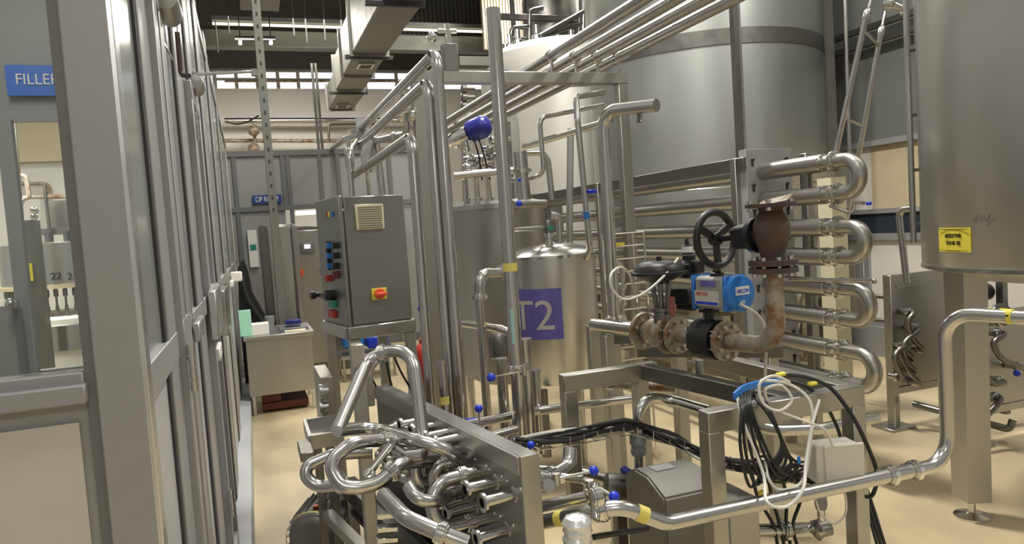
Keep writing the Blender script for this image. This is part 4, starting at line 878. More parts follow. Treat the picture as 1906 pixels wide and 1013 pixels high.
obx(k, ctr-cv*.006, (W_, .012, Hh), cu, cv, .002); iso = obj('isolator_plate', k, 'yellow', cc, 'yellow plate of the main switch')
k = B(); lathe(k, ctr-cv*.01, -cv, [(W_*.36, 0), (W_*.34, .016), (W_*.2, .018)], 20); obx(k, ctr-cv*.036, (W_*.8, .022, Hh*.28), cu, cv, .004); obj('rotary_knob', k, 'orange_red', iso, 'red rotary knob')
def ctrl(px, py, w_, h_, dep, m, nm, lab=None, round_=False, parent=None):
    c = onside(px, py); k = B()
    if round_: lathe(k, c, -cu, [(w_/2, 0), (w_/2, dep*.6), (w_*.42, dep)], 16)
    else: obx(k, c-cu*dep/2, (dep, w_, h_), cu, cv, .002)
    return obj(nm, k, m, parent or dr, lab)
ctrl(610, 399, .02, .03, .008, 'red', 'indicator_sticker', 'red part of small sticker'); ctrl(613.5, 399, .02, .03, .008, 'yellow', 'indicator_sticker', 'yellow part of small sticker'); ctrl(619, 399, .04, .03, .008, 'blue_light', 'indicator_sticker', 'blue part of small sticker')
for i, y in enumerate((457, 476, 495)):
    ctrl(629, y, .03, .034, .03, 'black', 'switch_body'); ctrl(618, y, .035, .03, .03, 'blue_light', 'selector_switch', 'blue selector switch')
ctrl(615, 476, .012, .16, .02, 'gasket', 'switch_bracket')
ctrl(630, 511, .03, .04, .03, 'maroon', 'push_button', 'dark red push button'); ctrl(616, 518, .05, .035, .03, 'red', 'push_button', 'red push button')
ctrl(606, 478, .03, .13, .003, 'panel_grey', 'label_strip')
c = onside(622, 549); k = B(); tube(k, [c, c-cu*.05], .028, 14); obx(k, c-cu*.05, (.03, .13, .035), cu, cv, .006); hd = obj('door_handle', k, 'black', dr)
k = B(); lathe(k, onside(604, 548)-cu*.0, -cu, [(.014, 0), (.014, .05), (.024, .055), (.024, .08)], 14); obj('key_knob', k, 'black', hd)
ctrl(622, 565, .11, .042, .022, 'green', 'terminal_block', 'green and black terminal strip'); ctrl(622, 584, .11, .042, .022, 'red', 'terminal_block', 'red terminal strip'); 
ctrl(640, 391, .012, .012, .01, 'steel_bright', 'screw')
# side hinge screws and small parts on the right edge
k = B(); obx(k, cn+cu*(wC+.02)+cv*.05+UZ*(hC-.06), (.05, .02, .012), cu, cv); obj('side_bolt', k, 'steel_bright', cc)
# stand
st = thing('cabinet_stand', 'square-tube stand carrying the control cabinet', 'stand', cn-UZ*CZ)
k = B(); zt5 = CZ-.002; obx(k, cn+cu*wC*.45-cv*.01+UZ*(-.036), (wC*1.1, .05, .066), cu, cv, .004); obx(k, cn+cu*wC*.45+cv*dC*1.0+UZ*(-.036), (wC*1.1, .05, .066), cu, cv, .004)
obx(k, cn-cu*.02+cv*dC*.5+UZ*(-.036), (.05, dC, .066), cu, cv, .004); obx(k, cn+cu*wC*.98+cv*dC*.5+UZ*(-.036), (.05, dC, .066), cu, cv, .004); obj('top_frame', k, 'steel_sheet', st)
for a_, b_ in ((.0, 0), (.93, 0), (.0, 1), (.93, 1)):
    e = cn+cu*(wC*a_)+cv*(dC*b_); k = B(); beam(k, V((e.x, e.y, 0)), V((e.x, e.y, CZ-.07)), .055, .055); obj('leg', k, 'steel_sheet', st)
# blue drums behind the stand
for i, (x, lab) in enumerate(((660, 'left of the blue plastic crates seen under the control cabinet'), (705, 'right of the blue plastic crates seen under the control cabinet'))):
    k = B(); p = at(x-20, 650, Y=8.6); q = at(x+18, 624, Y=8.6); 
    box(k, (p.x, 8.6, p.z), (q.x, 8.9, q.z), .02); box(k, (p.x+.06, 8.58, p.z+.05), (q.x-.06, 8.6, q.z-.06)); t_ = solo('plastic_crate', k, 'blue_light' if i == 0 else 'blue', lab, 'crate')
k = B(); p = at(632, 655, Y=8.6); q = at(735, 651, Y=8.6); box(k, (p.x, 8.5, q.z-.04), (q.x, 9.0, q.z), .004)
for x in (p.x+.03, q.x-.03):
    for y in (8.53, 8.97): beam(k, V((x, y, 0)), V((x, y, q.z-.04)), .03, .03)
solo('low_bench', k, 'steel_sheet', 'low steel bench carrying the blue crates behind the cabinet', 'bench')
# red cylinder
k = B(); c = at(791, 712, Y=5.0); lathe(k, V((c.x, 5, c.z)), UZ, [(.06, 0), (.07, .02), (.07, .22), (.05, .26), (.02, .28), (.02, .31)], 20); fe = thing('fire_extinguisher', 'red cylinder half hidden behind the loop pipes', 'extinguisher', V((c.x, 5, c.z))); obj('cylinder_body', k, 'red', fe)
k = B(); beam(k, V((c.x, 5.1, 0)), V((c.x, 5.1, c.z+.2)), .05, .05); box(k, (c.x-.07, 4.95, c.z-.03), (c.x+.07, 5.1, c.z)); obj('wall_bracket', k, 'steel_dark', fe)
# ================= FOREGROUND SKID =================
P1 = at(990, 845, Z=.93); plN = SU
sk = thing('port_panel_skid', 'dark steel port panel with rows of pipe stubs in the foreground', 'heat exchanger', V((P1.x, P1.y, 0)))
tw = .066; e0 = P1-SU*.045; Lp = 1.42
def sk_pt(u, v, z): return V((P1.x, P1.y, 0))+SU*u+SV*v+UZ*z
k = B(); obx(k, sk_pt(-.012, Lp/2, .60), (tw, Lp, .66), SU, SV, .004); pp = obj('panel', k, 'steel_cab', sk)
k = B(); obx(k, sk_pt(-.012, -.004, .60), (tw+.002, .008, .66), SU, SV, .001); obj('lit_end_face', k, 'steel_sheet', sk, 'end face with its brighter light painted in')  # thin facing; the end's brighter light is put in as paler steel
k = B(); obx(k, sk_pt(-.012-tw/2-.004, Lp/2, .90), (.01, Lp, .06), SU, SV, .002); obj('top_lip', k, 'steel_sheet', sk)
k = B(); obx(k, sk_pt(-.012-tw/2-.02, Lp/2, .16), (.12, Lp, .10), SU, SV, .004); obj('bottom_channel', k, 'gasket', sk)
for v in (.06, Lp-.06):
    k = B(); beam(k, sk_pt(-.01, v, 0), sk_pt(-.01, v, .27), .06, .06); obj('leg', k, 'steel_sheet', sk)
uf = -.012-tw/2
def plate_pt(px, py): return atp(px, py, sk_pt(uf, 0, 0), SU)
def stub(p, L=.12, par=sk):
    k = B(); lathe(k, p, -SU, [(.026, 0), (.026, .004), (.019, .006), (.019, L-.01), (.031, L-.009), (.031, L), (.017, L+.001), (.017, L-.02)], 20, cap=False); return obj('pipe_stub', k, 'steel', par)
roots = [(897, 877), (925, 897), (959, 920), (886, 942), (912, 964), (946, 986)]
for r_ in (roots[1], roots[2], roots[3], roots[5]): stub(plate_pt(*r_))
for r_ in roots:
    p = plate_pt(*r_)
    for s in (-1, 1): k = B(); sph(k, p+SV*.045*s+UZ*.03-SU*.002, .006, 8); obj('bolt', k, 'steel_bright', pp)

def ubend(a, b_, out=.1, r=.022, label='', dz=0):
    p, q = plate_pt(*a), plate_pt(*b_); p2, q2 = p-SU*out, q-SU*(out+dz)
    mid = (q2-p2).length/2
    path = fillet([p-SU*.0, p2-SU*mid*.6, q2-SU*mid*.6, q], max(mid, .03))
    t_ = thing('return_bend', label, 'pipe bend', p)
    k = B(); tube(k, path, r, 14); obj('pipe_run', k, 'steel', t_)
    for e in (p, q):
        k = B(); clampbm(k, e-SU*.075, SU, r*.95); obj('clamp', k, 'steel_bright', t_)
    return t_
ubend((897, 877), (912, 964), .155, .0235, 'nearest return bend curving out from the port panel, brightly lit')
lab = 'shadowed return bend on the rear rows of the port panel'
rear = [((868, 852), (872, 905)), ((842, 838), (845, 888)), ((818, 822), (822, 862)), ((800, 812), (803, 845)), ((784, 800), (786, 826)), ((769, 790), (771, 812)),
        ((866, 930), (842, 905)), ((822, 880), (802, 862)), ((785, 842), (770, 828))]
for i, (a, b_) in enumerate(rear):
    o = ubend(a, b_, .10+.02*(i % 3), .021, lab); o['group'] = 'rear return bends of the port panel'
# stray stubs on rear
for r_ in [(858, 815), (838, 805), (812, 793), (790, 783)]:
    stub(plate_pt(*r_), .11)
# ---- big foreground pipes, in front of the panel ----
def pp_(x, y, Y): return at(x, y, Y=Y)
pE = [pp_(628, 802, 2.62), pp_(690, 655, 2.95), pp_(730, 645, 2.9), pp_(768, 652, 2.8), pp_(790, 838, 2.62), pp_(800, 858, 2.6), pp_(838, 872, 2.45)]
pipe('tall hoop pipe with a clamp on top, standing in front of the control cabinet', [pE[0], pE[1], pE[3], pE[4], plate_pt(850, 874)], .0255, bend=.11, clamps=(.405,), n=22)
pipe('long slanted pipe from the hoop foot across to the port panel', [pE[0]+V((-.0, 0, 0)), pp_(690, 795, 2.75), pp_(775, 820, 2.5), pp_(832, 836, 2.45), plate_pt(872, 872)], .024, bend=.1, n=20)
pipe('large J-shaped pipe curling under the hoop foot, with clamps', [pp_(770, 822, 2.6), pp_(700, 820, 2.55), pp_(655, 824, 2.5), pp_(608, 862, 2.47), pp_(635, 906, 2.43), pp_(668, 908, 2.42), pp_(705, 900, 2.42), pp_(745, 862, 2.46), plate_pt(838, 856)], .0235, bend=.10, clamps=(.12, .63), n=20)
pipe('second C-shaped pipe at far left of the foreground pipework', [pp_(690, 842, 2.72), pp_(620, 846, 2.7), pp_(560, 872, 2.68), pp_(585, 908, 2.66), pp_(650, 900, 2.62)], .0225, bend=.10, clamps=(.93,), n=20)
pipe('short slanting link pipe with white clamp inside the J-shaped pipe', [pp_(728, 828, 2.5), pp_(684, 884, 2.48)], .014, clamps=(.95,))
pipe('bent pipe lowest in the foreground, over the dark base channel', [pp_(715, 922, 2.25), pp_(755, 965, 2.05), pp_(818, 992, 1.98), pp_(870, 1012, 1.95)], .024, bend=.1, clamps=(.8,), n=20)
pipe('curved pipe half way down the foreground pipework', [pp_(738, 840, 2.55), pp_(758, 850, 2.5), pp_(790, 846, 2.45)], .022, bend=.06)
pipe('low U-shaped pipe under the port rows', [pp_(760, 905, 2.35), pp_(775, 930, 2.3), pp_(812, 935, 2.3), plate_pt(850, 918)], .022, bend=.07, clamps=(.9,))
pipe('slender vertical pipe behind the hoop pipe', [pp_(690, 755, 3.2), pp_(684, 690, 3.2), pp_(708, 660, 3.3)], .02, bend=.06, m='rusty_pipe')
# base channels of the skid
bc = thing('skid_base', 'dark slanted steel base channels below the foreground pipework', 'frame', pp_(760, 1000, 2.0))
k = B(); obx(k, sk_pt(uf-.08, Lp/2+.1, .31), (.14, Lp+.3, .02), SU, SV, .002); obj('drip_tray', k, 'gasket', bc)
for du, zc, m_ in ((.13, .40, 'steel_dark'), (.05, .34, 'gasket')):
    k = B(); obx(k, sk_pt(uf-du, Lp/2+.15, zc), (.05, Lp+.5, .08), SU, SV, .003); obj('channel', k, m_, bc)
for v in (.1, Lp+.1):
    k = B(); beam(k, sk_pt(uf-.13, v, 0), sk_pt(uf-.13, v, .36), .05, .05); obj('leg', k, 'steel_sheet', bc)
for x in (668,):
    p = pp_(x, 700, 2.9)
    lg = thing('support_post', 'square steel post in front of the stand, running out of the photo bottom', 'post', V((p.x, p.y, 0)))
    k = B(); beam(k, V((p.x, p.y, 0)), V((p.x, p.y, pp_(668, 640, 2.9).z)), .06, .05); obj('post_body', k, 'steel_sheet', lg)
    k = B(); beam(k, V((p.x, p.y-.0, .35)), V((p.x-.12, p.y+.6, .35)), .05, .05); obj('cross_tube', k, 'steel_sheet', lg)
# ladder-like light slats low behind
for i, y in enumerate((960, 985, 1005)):
    k = B(); beam(k, pp_(700, y, 2.6), pp_(740, y-3, 2.6), .04, .02); solo('slat', k, 'steel_bright', 'pale slat of the low rack behind the support post', 'slat', 'slats of the low rack')
# boxes at left of skid
fp = thing('rear_port_panel', 'small grey panel end with round ports behind the hoop foot, far left', 'heat exchanger', pp_(605, 800, 3.9))
k = B(); p, q = pp_(604, 815, 3.9), pp_(620, 700, 3.9); box(k, (p.x, 3.9, p.z), (q.x, 4.3, q.z), .004); obj('panel', k, 'steel_sheet', fp)
k = B(); box(k, (p.x+.02, 4.0, 0), (q.x-.02, 4.2, p.z)); obj('foot', k, 'steel_dark', fp)
for y in (728, 758, 790):
    k = B(); c = pp_(604, y, 3.88); lathe(k, c+UX*.02, -UX, [(.025, 0), (.025, .03), (.04, .032), (.04, .045), (.02, .05)], 16); obj('pipe_stub', k, 'steel', fp)
tr_ = thing('drip_tray', 'open dark steel tray on the floor side of the foreground skid', 'tray', pp_(600, 830, 3.4))
k = B(); p, q = pp_(576, 838, 3.4), pp_(640, 812, 3.4); zt6 = pp_(576, 812, 3.4).z
box(k, (p.x, 3.4, p.z), (q.x, 3.42, zt6)); box(k, (p.x, 3.4, p.z), (p.x+.015, 3.75, zt6)); box(k, (p.x, 3.4, p.z), (q.x, 3.75, p.z+.015)); box(k, (p.x, 3.73, p.z), (q.x, 3.75, zt6)); obj('tray_body', k, 'steel_sheet', tr_)
k = B(); beam(k, V((p.x+.05, 3.6, 0)), V((p.x+.05, 3.6, p.z)), .04, .04); beam(k, V((q.x-.05, 3.6, 0)), V((q.x-.05, 3.6, p.z)), .04, .04); obj('legs', k, 'steel_dark', tr_)
k = B(); p = pp_(560, 862, 3.2); q = pp_(584, 828, 3.2); box(k, (p.x, 3.2, p.z), (q.x, 3.42, q.z-.03), .004); solo('steel_bracket', k, 'steel_dark', 'grey box bracket at the leftmost foot of the skid', 'bracket')
# pump motor on the floor
mo = thing('pump_motor', 'round grey pump motor with yellow stripe on the floor, bottom left of the skid', 'motor', at(600, 1005, Z=.0))
c = at(590, 992, Z=.165); da = V((-.35, -.93, 0)).normalized()
k = B(); lathe(k, c-da*.28, da, [(.08, 0), (.13, .04), (.135, .3), (.115, .36), (.09, .38), (.02, .385)], 30); obj('motor_body', k, 'motor_grey', mo)
k = B()
for i in range(24):
    a = i*math.pi/12; u, v = frame_of(da); d = u*math.cos(a)+v*math.sin(a); obx(k, c-da*.1+d*.138, (.26, .004, .018), da, d.cross(da))
obj('cooling_fins', k, 'motor_grey', mo)
k = B(); lathe(k, c+da*.06, da, [(.1375, 0), (.1375, .012)], 30, cap=False); obj('yellow_stripe', k, 'yellow', mo, 'yellow stripe')
k = B(); obx(k, c+V((.02, -.02, .145)), (.05, .03, .01)); obj('red_mark', k, 'red', mo, 'small red mark')
k = B(); box(k, c-V((.1, .12, .17)), c+V((.1, .15, -.12))); obj('foot_block', k, 'motor_grey', mo)
# thin black cables hanging under the cabinet
for i, pts in enumerate(([(715, 640), (722, 690), (735, 740)], [(725, 640), (745, 690), (775, 740)], [(712, 640), (690, 690), (700, 720)])):
    k = B(); tube(k, smooth([at(x, y, Y=3.5) for x, y in pts]), .006, 6); solo('cable', k, 'cable_black', 'thin black cable hanging under the control cabinet', 'cable', 'cables under the cabinet')
# ---- group of risers right of the loops, down to the panel ----
def vert(px, y0, y1, Y, r, lab, **kw):
    p = at(px, y0, Y=Y); q = go(p, 'z', y1); return pipe(lab, [p, q], r, **kw)
vert(822, 672, 790, 3.2, .02, 'short capped pipe with yellow band left of the loop pipe feet', tapes=(.62,), cap_ends=True)
pipe('elbow pipe with clamp leaving the dark side of the T2 tank', [at(955, 508, Y=3.9), at(893, 510, Y=3.75), at(893, 555, Y=3.75)], .031, bend=.12, clamps=(.25, .98), n=20)
vert(892, 556, 1040, 3.75, .024, 'vertical pipe below the clamped elbow beside the tallest pipe')
pipe('bent pipe with yellow mark running right behind the tallest pipe', [at(862, 602, Y=4.0), at(930, 612, Y=3.7), at(950, 618, Y=3.65), at(956, 690, Y=3.65)], .022, bend=.06, tapes=(.35,))
vert(932, 668, 1150, 3.25, .026, 'thick riser immediately left of the tallest pipe foot', cap_ends=True)
vert(996, 690, 825, 3.2, .022, 'thick riser immediately right of the tallest pipe foot', cap_ends=True)
vert(1010, 726, 850, 4.1, .03, 'rear leg-like riser below the T2 tank', m='steel_dark')
b = B(); c = at(930, 640, Y=4.3); lathe(b, c-UZ*.1, UZ, [(.05, 0), (.07, .02), (.07, .14), (.05, .17)], 16); cyl(b, c-UZ*.9, c, .03); solo('small_pump', b, 'steel_dark', 'dark pump body behind the tallest pipe', 'pump')
def lever(a, e, Y0, Y1, lab, r=.018):
    p, q = at(a[0], a[1], Y=Y0), at(e[0], e[1], Y=Y1)
    t_ = thing('valve_lever', lab, 'valve lever', p)
    k = B(); tube(k, [p, q], .0055, 8); obj('rod', k, 'steel_bright', t_)
    k = B(); sph(k, q, r, 16); obj('ball_knob', k, 'blue', t_, 'blue ball knob')
    k = B(); lathe(k, p-UZ*.02, UZ, [(.014, 0), (.014, .04)], 12); obj('hub', k, 'steel', t_)
lever((975, 690), (914, 703), 2.96, 2.75, 'blue ball lever pointing left from the foot of the tallest pipe')
lever((893, 800), (891, 761), 3.0, 3.0, 'upright blue ball lever behind the port panel')
lever((1035, 892), (1105, 877), 2.3, 2.3, 'upper blue ball lever right of the port panel')
lever((1098, 905), (1143, 925), 2.15, 2.05, 'lower blue ball lever above the front pipe joint')
lever((1010, 835), (988, 829), 2.7, 2.6, 'blue knob half hidden behind the tallest pipe foot', .016)
lever((800, 574), (784, 575), 4.2, 4.2, 'blue knob on the right side of the control cabinet', .022)
vb = B(); c = at(877, 782, Y=3.05); obx(vb, c, (.05, .02, .012)); solo('valve_tag', vb, 'blue', 'small blue valve tag behind the port panel', 'tag')
# long pipes running right from behind the panel
pipe('long pipe from the panel top running right behind the table legs', [at(868, 792, Y=3.0), at(1000, 765, Y=3.15), at(1215, 738, Y=3.2)], .021, n=18)
pipe('second pipe below it, from the tallest pipe foot into the table', [at(905, 815, Y=2.9), at(960, 800, Y=2.95)], .02)
pipe('elbow pipe with yellow ring right of the tallest pipe foot', [at(925, 850, Y=2.95), at(962, 800, Y=3.0), at(965, 770, Y=3.0)], .026, bend=.1)
pipe('wide curved elbow between the port panel and the table leg', [at(1062, 836, Y=2.45), at(1060, 868, Y=2.42), at(1022, 892, Y=2.35), at(1000, 888, Y=2.35)], .027, bend=.1, clamps=(.75,), n=20)
# stubs exiting right side of panel
for i, (y, y2, xe, lab) in enumerate(((906, 904, 1022, 'uppermost pipe leaving the right side of the port panel'), (945, 925, 1100, 'middle pipe leaving the right side of the port panel'))):
    pipe(lab, [at(985, y+3, Y=2.32), at(xe, y2, Y=2.12)], .021, n=18)
# front long pipe
FYp = 1.93
fA = at(985, 978, Y=2.3)
c0 = at(1240, 975, Y=FYp); zf_ = c0.z
f1 = V((go(c0, 'x', 1722).x, FYp, zf_)); fp1 = at(1765, 862, Y=FYp)
f2 = go(f1, 'z', 583); far = go(f2, 'y', 1990)
frontpipe = pipe('long bright front pipe with yellow bands, crossing the lower right and rising at right', [fA, at(1105, 952, Y=1.99), at(1160, 944, Y=1.95), c0, fp1, V((fp1.x, fp1.y, at(1748, 583, Y=FYp).z)), at(1912, 592, Y=FYp-.25)], .0245, bend=.10, clamps=(.15, .60, .645), tapes=(.075, .2), n=24)
pp2, dd2 = at(1875, 587, Y=FYp-.2), None
k = B(); lathe(k, at(1862, 588, Y=FYp-.17), (at(1885, 590, Y=FYp-.21)-at(1862, 588, Y=FYp-.17)), [(.026, 0), (.026, .045)], 20); obj('small_label', k, 'yellow', frontpipe, 'yellow label with tiny black print')
k = B(); lathe(k, at(1839, 587, Y=FYp-.13), (at(1885, 590, Y=FYp-.21)-at(1862, 588, Y=FYp-.17)), [(.0262, 0), (.0262, .022)], 20); obj('tape_band', k, 'yellow_tape', frontpipe, 'yellow tape band')
k = B(); box(k, at(1874, 588, Y=FYp-.23)-V((.008, .001, .003)), at(1874, 588, Y=FYp-.23)+V((.006, .0, .003))); obj('print', k, 'black', frontpipe)
for x in (1640, 1692):
    pass
tee = thing('pipe_joint', 'clamped joint block linking the two pipes right of the port panel', 'fitting', at(1108, 930, Y=1.98))
for (x, y, d) in ((1108, 926, UX), (1112, 950, UX)):
    k = B(); clampbm(k, at(x, y, Y=1.98), d, .024); obj('clamp', k, 'steel_bright', tee)
k = B(); tube(k, [at(1106, 900, Y=2.0), at(1110, 965, Y=1.96)], .016, 12); obj('link_tube', k, 'steel', tee)
pipe('slim pipe slanting down to the lower blue lever', [at(1045, 888, Y=2.35), at(1085, 893, Y=2.3), at(1135, 925, Y=2.1)], .014, bend=.03)
# insulated duct
ins = thing('foil_hose', 'short upright hose wrapped in crinkled silver foil, bottom centre', 'hose', at(1075, 1040, Y=1.7))
k = B(); c = at(1074, 985, Y=1.72); d = V((0.02, .0, 1)).normalized(); prof = [(.03, .078), (.042, .068)]; prof = [(.036+(.004 if i % 2 else 0), .0+i*.011-.3) for i in range(34)]+[(.03, .078), (.012, .084)]
lathe(k, c-UZ*.045, d, prof, 24)
for v in k.verts: v.co += V((random.uniform(-1, 1), random.uniform(-1, 1), random.uniform(-1, 1)))*.0016
obj('wrapped_hose', k, 'foil', ins)
pipe('thin black rod on the floor level right of the foil hose', [at(1105, 1000, Y=1.95), at(1205, 984, Y=2.1)], .009, m='black_metal')

# ================= TABLE FRAME =================
TZ = .98; S = .062
cA, cB, cC, cD = [V((p.x, p.y, 0)) for p in (at(1048, 700, Z=TZ), at(1190, 681, Z=TZ), at(1325, 772, Z=TZ), at(1590, 718, Z=TZ))]
yN = (cC.y+cD.y)/2; yF = (cA.y+cB.y)/2
tf = thing('open_frame_table', 'open square-tube steel frame table draped with cables, right foreground', 'frame', (1.8, 2.5, 0))
k = B(); box(k, (cC.x, yN, TZ-.075), (cD.x+.03, yN+S, TZ), .003); obj('front_beam', k, 'steel_sheet', tf)
k = B(); box(k, (cA.x, yF, TZ-.075), (cB.x+.1, yF+S, TZ), .003); obj('rear_beam', k, 'steel_sheet', tf)
k = B(); e1 = V((cB.x+.04, yF+.02, TZ-.035)); e2 = V((cC.x+.38, yN+.05, TZ-.035)); beam(k, e1, e2, S, .068); obj('side_beam', k, 'steel_dark', tf)
k = B(); beam(k, V((cD.x+.0, yN+S, TZ-.035)), V((cD.x+.0, yF+.1, TZ-.035)), S, .068); obj('side_beam', k, 'steel_sheet', tf)
for (x, y) in ((cA.x+.031, yF+.031), (cC.x+.03, yN+.03), (cD.x, yN+.03), (cB.x+.03, yF+.05)):
    k = B(); beam(k, V((x, y, 0)), V((x, y, TZ-.072)), S, S); obj('leg', k, 'steel_sheet', tf)
k = B(); box(k, (cC.x, yN+.01, .16), (cD.x, yN+.05, .21), .003); obj('lower_rail', k, 'steel_dark', tf)
for (x, y0, y1, Y) in ((1142, 700, 875, 3.6), (1270, 690, 870, 3.3)):
    pass
rf = thing('support_stand', 'darker square-tube frame standing behind the open table, under the rusty valve', 'frame', (2.2, 3.6, 0))
for (x, Y) in ((1150, 3.9), (1270, 3.7)):
    p = at(x, 800, Y=Y); k = B(); beam(k, V((p.x, Y, 0)), V((p.x, Y, .95)), .07, .07); obj('leg', k, 'steel_sheet', rf)
k = B(); beam(k, V((at(1150, 800, Y=3.9).x, 3.9, .95)), V((at(1270, 800, Y=3.7).x, 3.7, .95)), .07, .07); obj('top_beam', k, 'steel_dark', rf)
k = B(); p = at(1190, 690, Y=3.5); q = at(1460, 700, Y=3.0); beam(k, V((p.x, p.y, .93)), V((q.x, q.y, .93)), .06, .06); obj('long_beam', k, 'steel_dark', rf)
k = B(); q = at(1440, 800, Y=3.05); beam(k, V((q.x, q.y, 0)), V((q.x, q.y, .9)), .06, .06); obj('leg', k, 'steel_sheet', rf)
# pump drive box under table
mb = thing('motor_housing', 'grey sloped metal motor housing under the open table', 'housing', at(1260, 1000, Y=2.3))
p = at(1222, 905, Y=2.35); q = at(1325, 905, Y=2.35); zt7 = at(1230, 905, Y=2.35).z
k = B(); w2 = q.x-p.x; prism(k, [V((p.x, 2.3, .08)), V((p.x, 2.6, .08)), V((p.x, 2.6, zt7-.02)), V((p.x, 2.52, zt7+.02)), V((p.x, 2.42, zt7+.02)), V((p.x, 2.3, zt7-.03))], V((w2, 0, 0))); bmesh.ops.bevel(k, geom=list(k.edges), offset=.008, segments=2, affect='EDGES'); obj('housing_body', k, 'motor_grey', mb)
k = B(); box(k, (p.x+w2+.0, 2.25, .05), (p.x+w2+.14, 2.55, zt7-.08), .006); obj('side_box', k, 'steel_sheet', mb)
k = B()
for i in range(5):
    for x in (.03, .11): sph(k, V((p.x+w2+x, 2.248, .10+i*.055)), .006, 8)
obj('vent_holes', k, 'white', mb)
k = B(); obx(k, V((p.x+.10, 2.47, zt7+.022)), (.09, .06, .004)); obj('rating_plate', k, 'pvc_grey', mb)
k = B(); box(k, (p.x+.02, 2.3, 0), (p.x+w2, 2.58, .08)); obj('foot_block', k, 'black', mb)
# pipe with union from table
pipe('grey pipe with a union nut dropping beside the motor housing', [at(1320, 765, Y=2.6), at(1240, 742, Y=2.8), at(1188, 742, Y=2.75), at(1192, 925, Y=2.75)], .024, bend=.08, m='steel')
un = thing('pipe_union', 'grey threaded union on the pipe beside the motor housing', 'fitting', at(1190, 850, Y=2.75))
k = B(); c = at(1189, 848, Y=2.75); lathe(k, c, UZ, [(.028, 0), (.034, .01), (.034, .03), (.03, .032), (.03, .05), (.036, .052), (.036, .09), (.028, .1)], 12); obj('union_nut', k, 'pvc_grey', un)
bp_ = thing('booster_pump', 'dark pump with blue handle near the motor housing', 'pump', at(1150, 900, Y=2.8))
k = B(); c = at(1150, 898, Y=2.8); lathe(k, c-UX*.07, V((1, -.3, -.25)), [(.02, 0), (.055, .01), (.06, .08), (.045, .12), (.03, .2)], 18); obj('pump_body', k, 'steel_dark', bp_)
k = B(); lathe(k, at(1155, 872, Y=2.75), at(1186, 888, Y=2.7)-at(1155, 872, Y=2.75), [(.006, 0), (.018, .01), (.016, .06), (.004, .075)], 12); obj('handle', k, 'blue_dark', bp_, 'dark blue handle')
k = B(); beam(k, c-UZ*.05, V((c.x, c.y, 0)), .05, .05); obj('foot', k, 'steel_dark', bp_)
pipe('stained pipe running right behind the motor housing', [at(960, 720+150, Y=3.1), at(1090, 880, Y=3.0), at(1130, 892, Y=2.9)], .02, m='steel_dark')
pipe('horizontal pipe below the rear beam, with reddish joint', [at(1085, 712, Y=3.15), at(1160, 716, Y=3.1), at(1255, 722, Y=3.0)], .022, clamps=(.3,), bend=.04, m='rusty_pipe')
pipe('wide curved open-ended pipe behind the hanging cables', [at(1335, 765, Y=2.75), at(1440, 802, Y=2.6), at(1530, 798, Y=2.55), at(1632, 778, Y=2.55)], .026, bend=.2, n=18)
pipe('low horizontal pipe near the floor under the table', [at(1385, 990, Y=2.3), at(1530, 985, Y=2.3)], .028, clamps=(.5,), n=18)
lv = thing('drain_valve', 'bright valve on the low pipe under the table', 'valve', at(1530, 990, Y=2.2))
k = B(); c = at(1530, 985, Y=2.2); lathe(k, c-UX*.04, UX, [(.02, 0), (.04, .01), (.04, .06), (.02, .08)], 14); cyl(k, c, c+UZ*.11, .016); obj('body', k, 'steel_bright', lv)
k = B(); lathe(k, c+UZ*.08, UZ, [(.02, 0), (.024, .02), (.02, .08)], 14); obj('cap', k, 'pvc_grey', lv)
# junction box
jb = thing('junction_box', 'white junction box hanging at the right end of the table frame', 'box', at(1548, 860, Y=1.98))
p = at(1516, 893, Y=2.0); q = at(1583, 893, Y=1.99); zt8 = at(1516, 820, Y=2.0).z
k = B(); obx(k, (p+q)/2+UZ*(zt8-p.z)/2-UZ*0+V((0, .0, 0)), (q.x-p.x, .075, zt8-p.z), V((1, -.25, 0)), V((.25, 1, 0)), .006); obj('case', k, 'box_white', jb)
k = B(); cc2 = (p+q)/2+UZ*(zt8-p.z)/2; obx(k, cc2+V((-.25*-.045, -.045, 0)), ((q.x-p.x)*.96, .014, (zt8-p.z)*.98), V((1, -.25, 0)), V((.25, 1, 0)), .003); obj('lid', k, 'box_white', jb)
# ================= VALVE TRAIN =================
VZ = 1.12
A1 = at(1112, 606, Z=VZ); A2 = at(1402, 641, Z=VZ); D = (A2-A1).normalized(); AX['d'] = D
def ax(px): return go(A1, 'd', px)
vt = thing('control_valve', 'stained flanged control valve with black diaphragm actuator, on the horizontal line', 'valve', ax(1222))
def flange(par, p, r, th, m, bolts=8, nm='flange', d=D):
    k = B(); lathe(k, p-d*th/2, d, [(r*.35, 0), (r, 0), (r, th), (r*.35, th)], 32); f = obj(nm, k, m, par)
    u, v = frame_of(d)
    for i in range(bolts):
        k = B(); a = (i+.5)*2*math.pi/bolts; q = p+(u*math.cos(a)+v*math.sin(a))*r*.78; lathe(k, q-d*(th/2+.014), d, [(.011, 0), (.011, .012), (.006, .012), (.006, th+.016), (.011, th+.016), (.011, th+.028)], 6); obj('bolt', k, 'steel', f)
    return f
pipe('stainless pipe joining the tall centre pipe to the control valve', [ax(1105), ax(1196)], .034, n=20)
flange(vt, ax(1199), .088, .02, 'flange_stained')
k = B(); lathe(k, ax(1203), D, [(.045, 0), (.06, .03), (.07, .07), (.06, .11), (.045, .15)], 28); obj('valve_body', k, 'flange_stained', vt)
flange(vt, ax(1247), .09, .022, 'flange_stained')
c = ax(1234); k = B()
ctop = go(c, 'z', 512)
for s in (-1, 1): 
    sd = D*s*.045; beam(k, c+sd*.5+UZ*.05, ctop+sd*1.3, .03, .012)
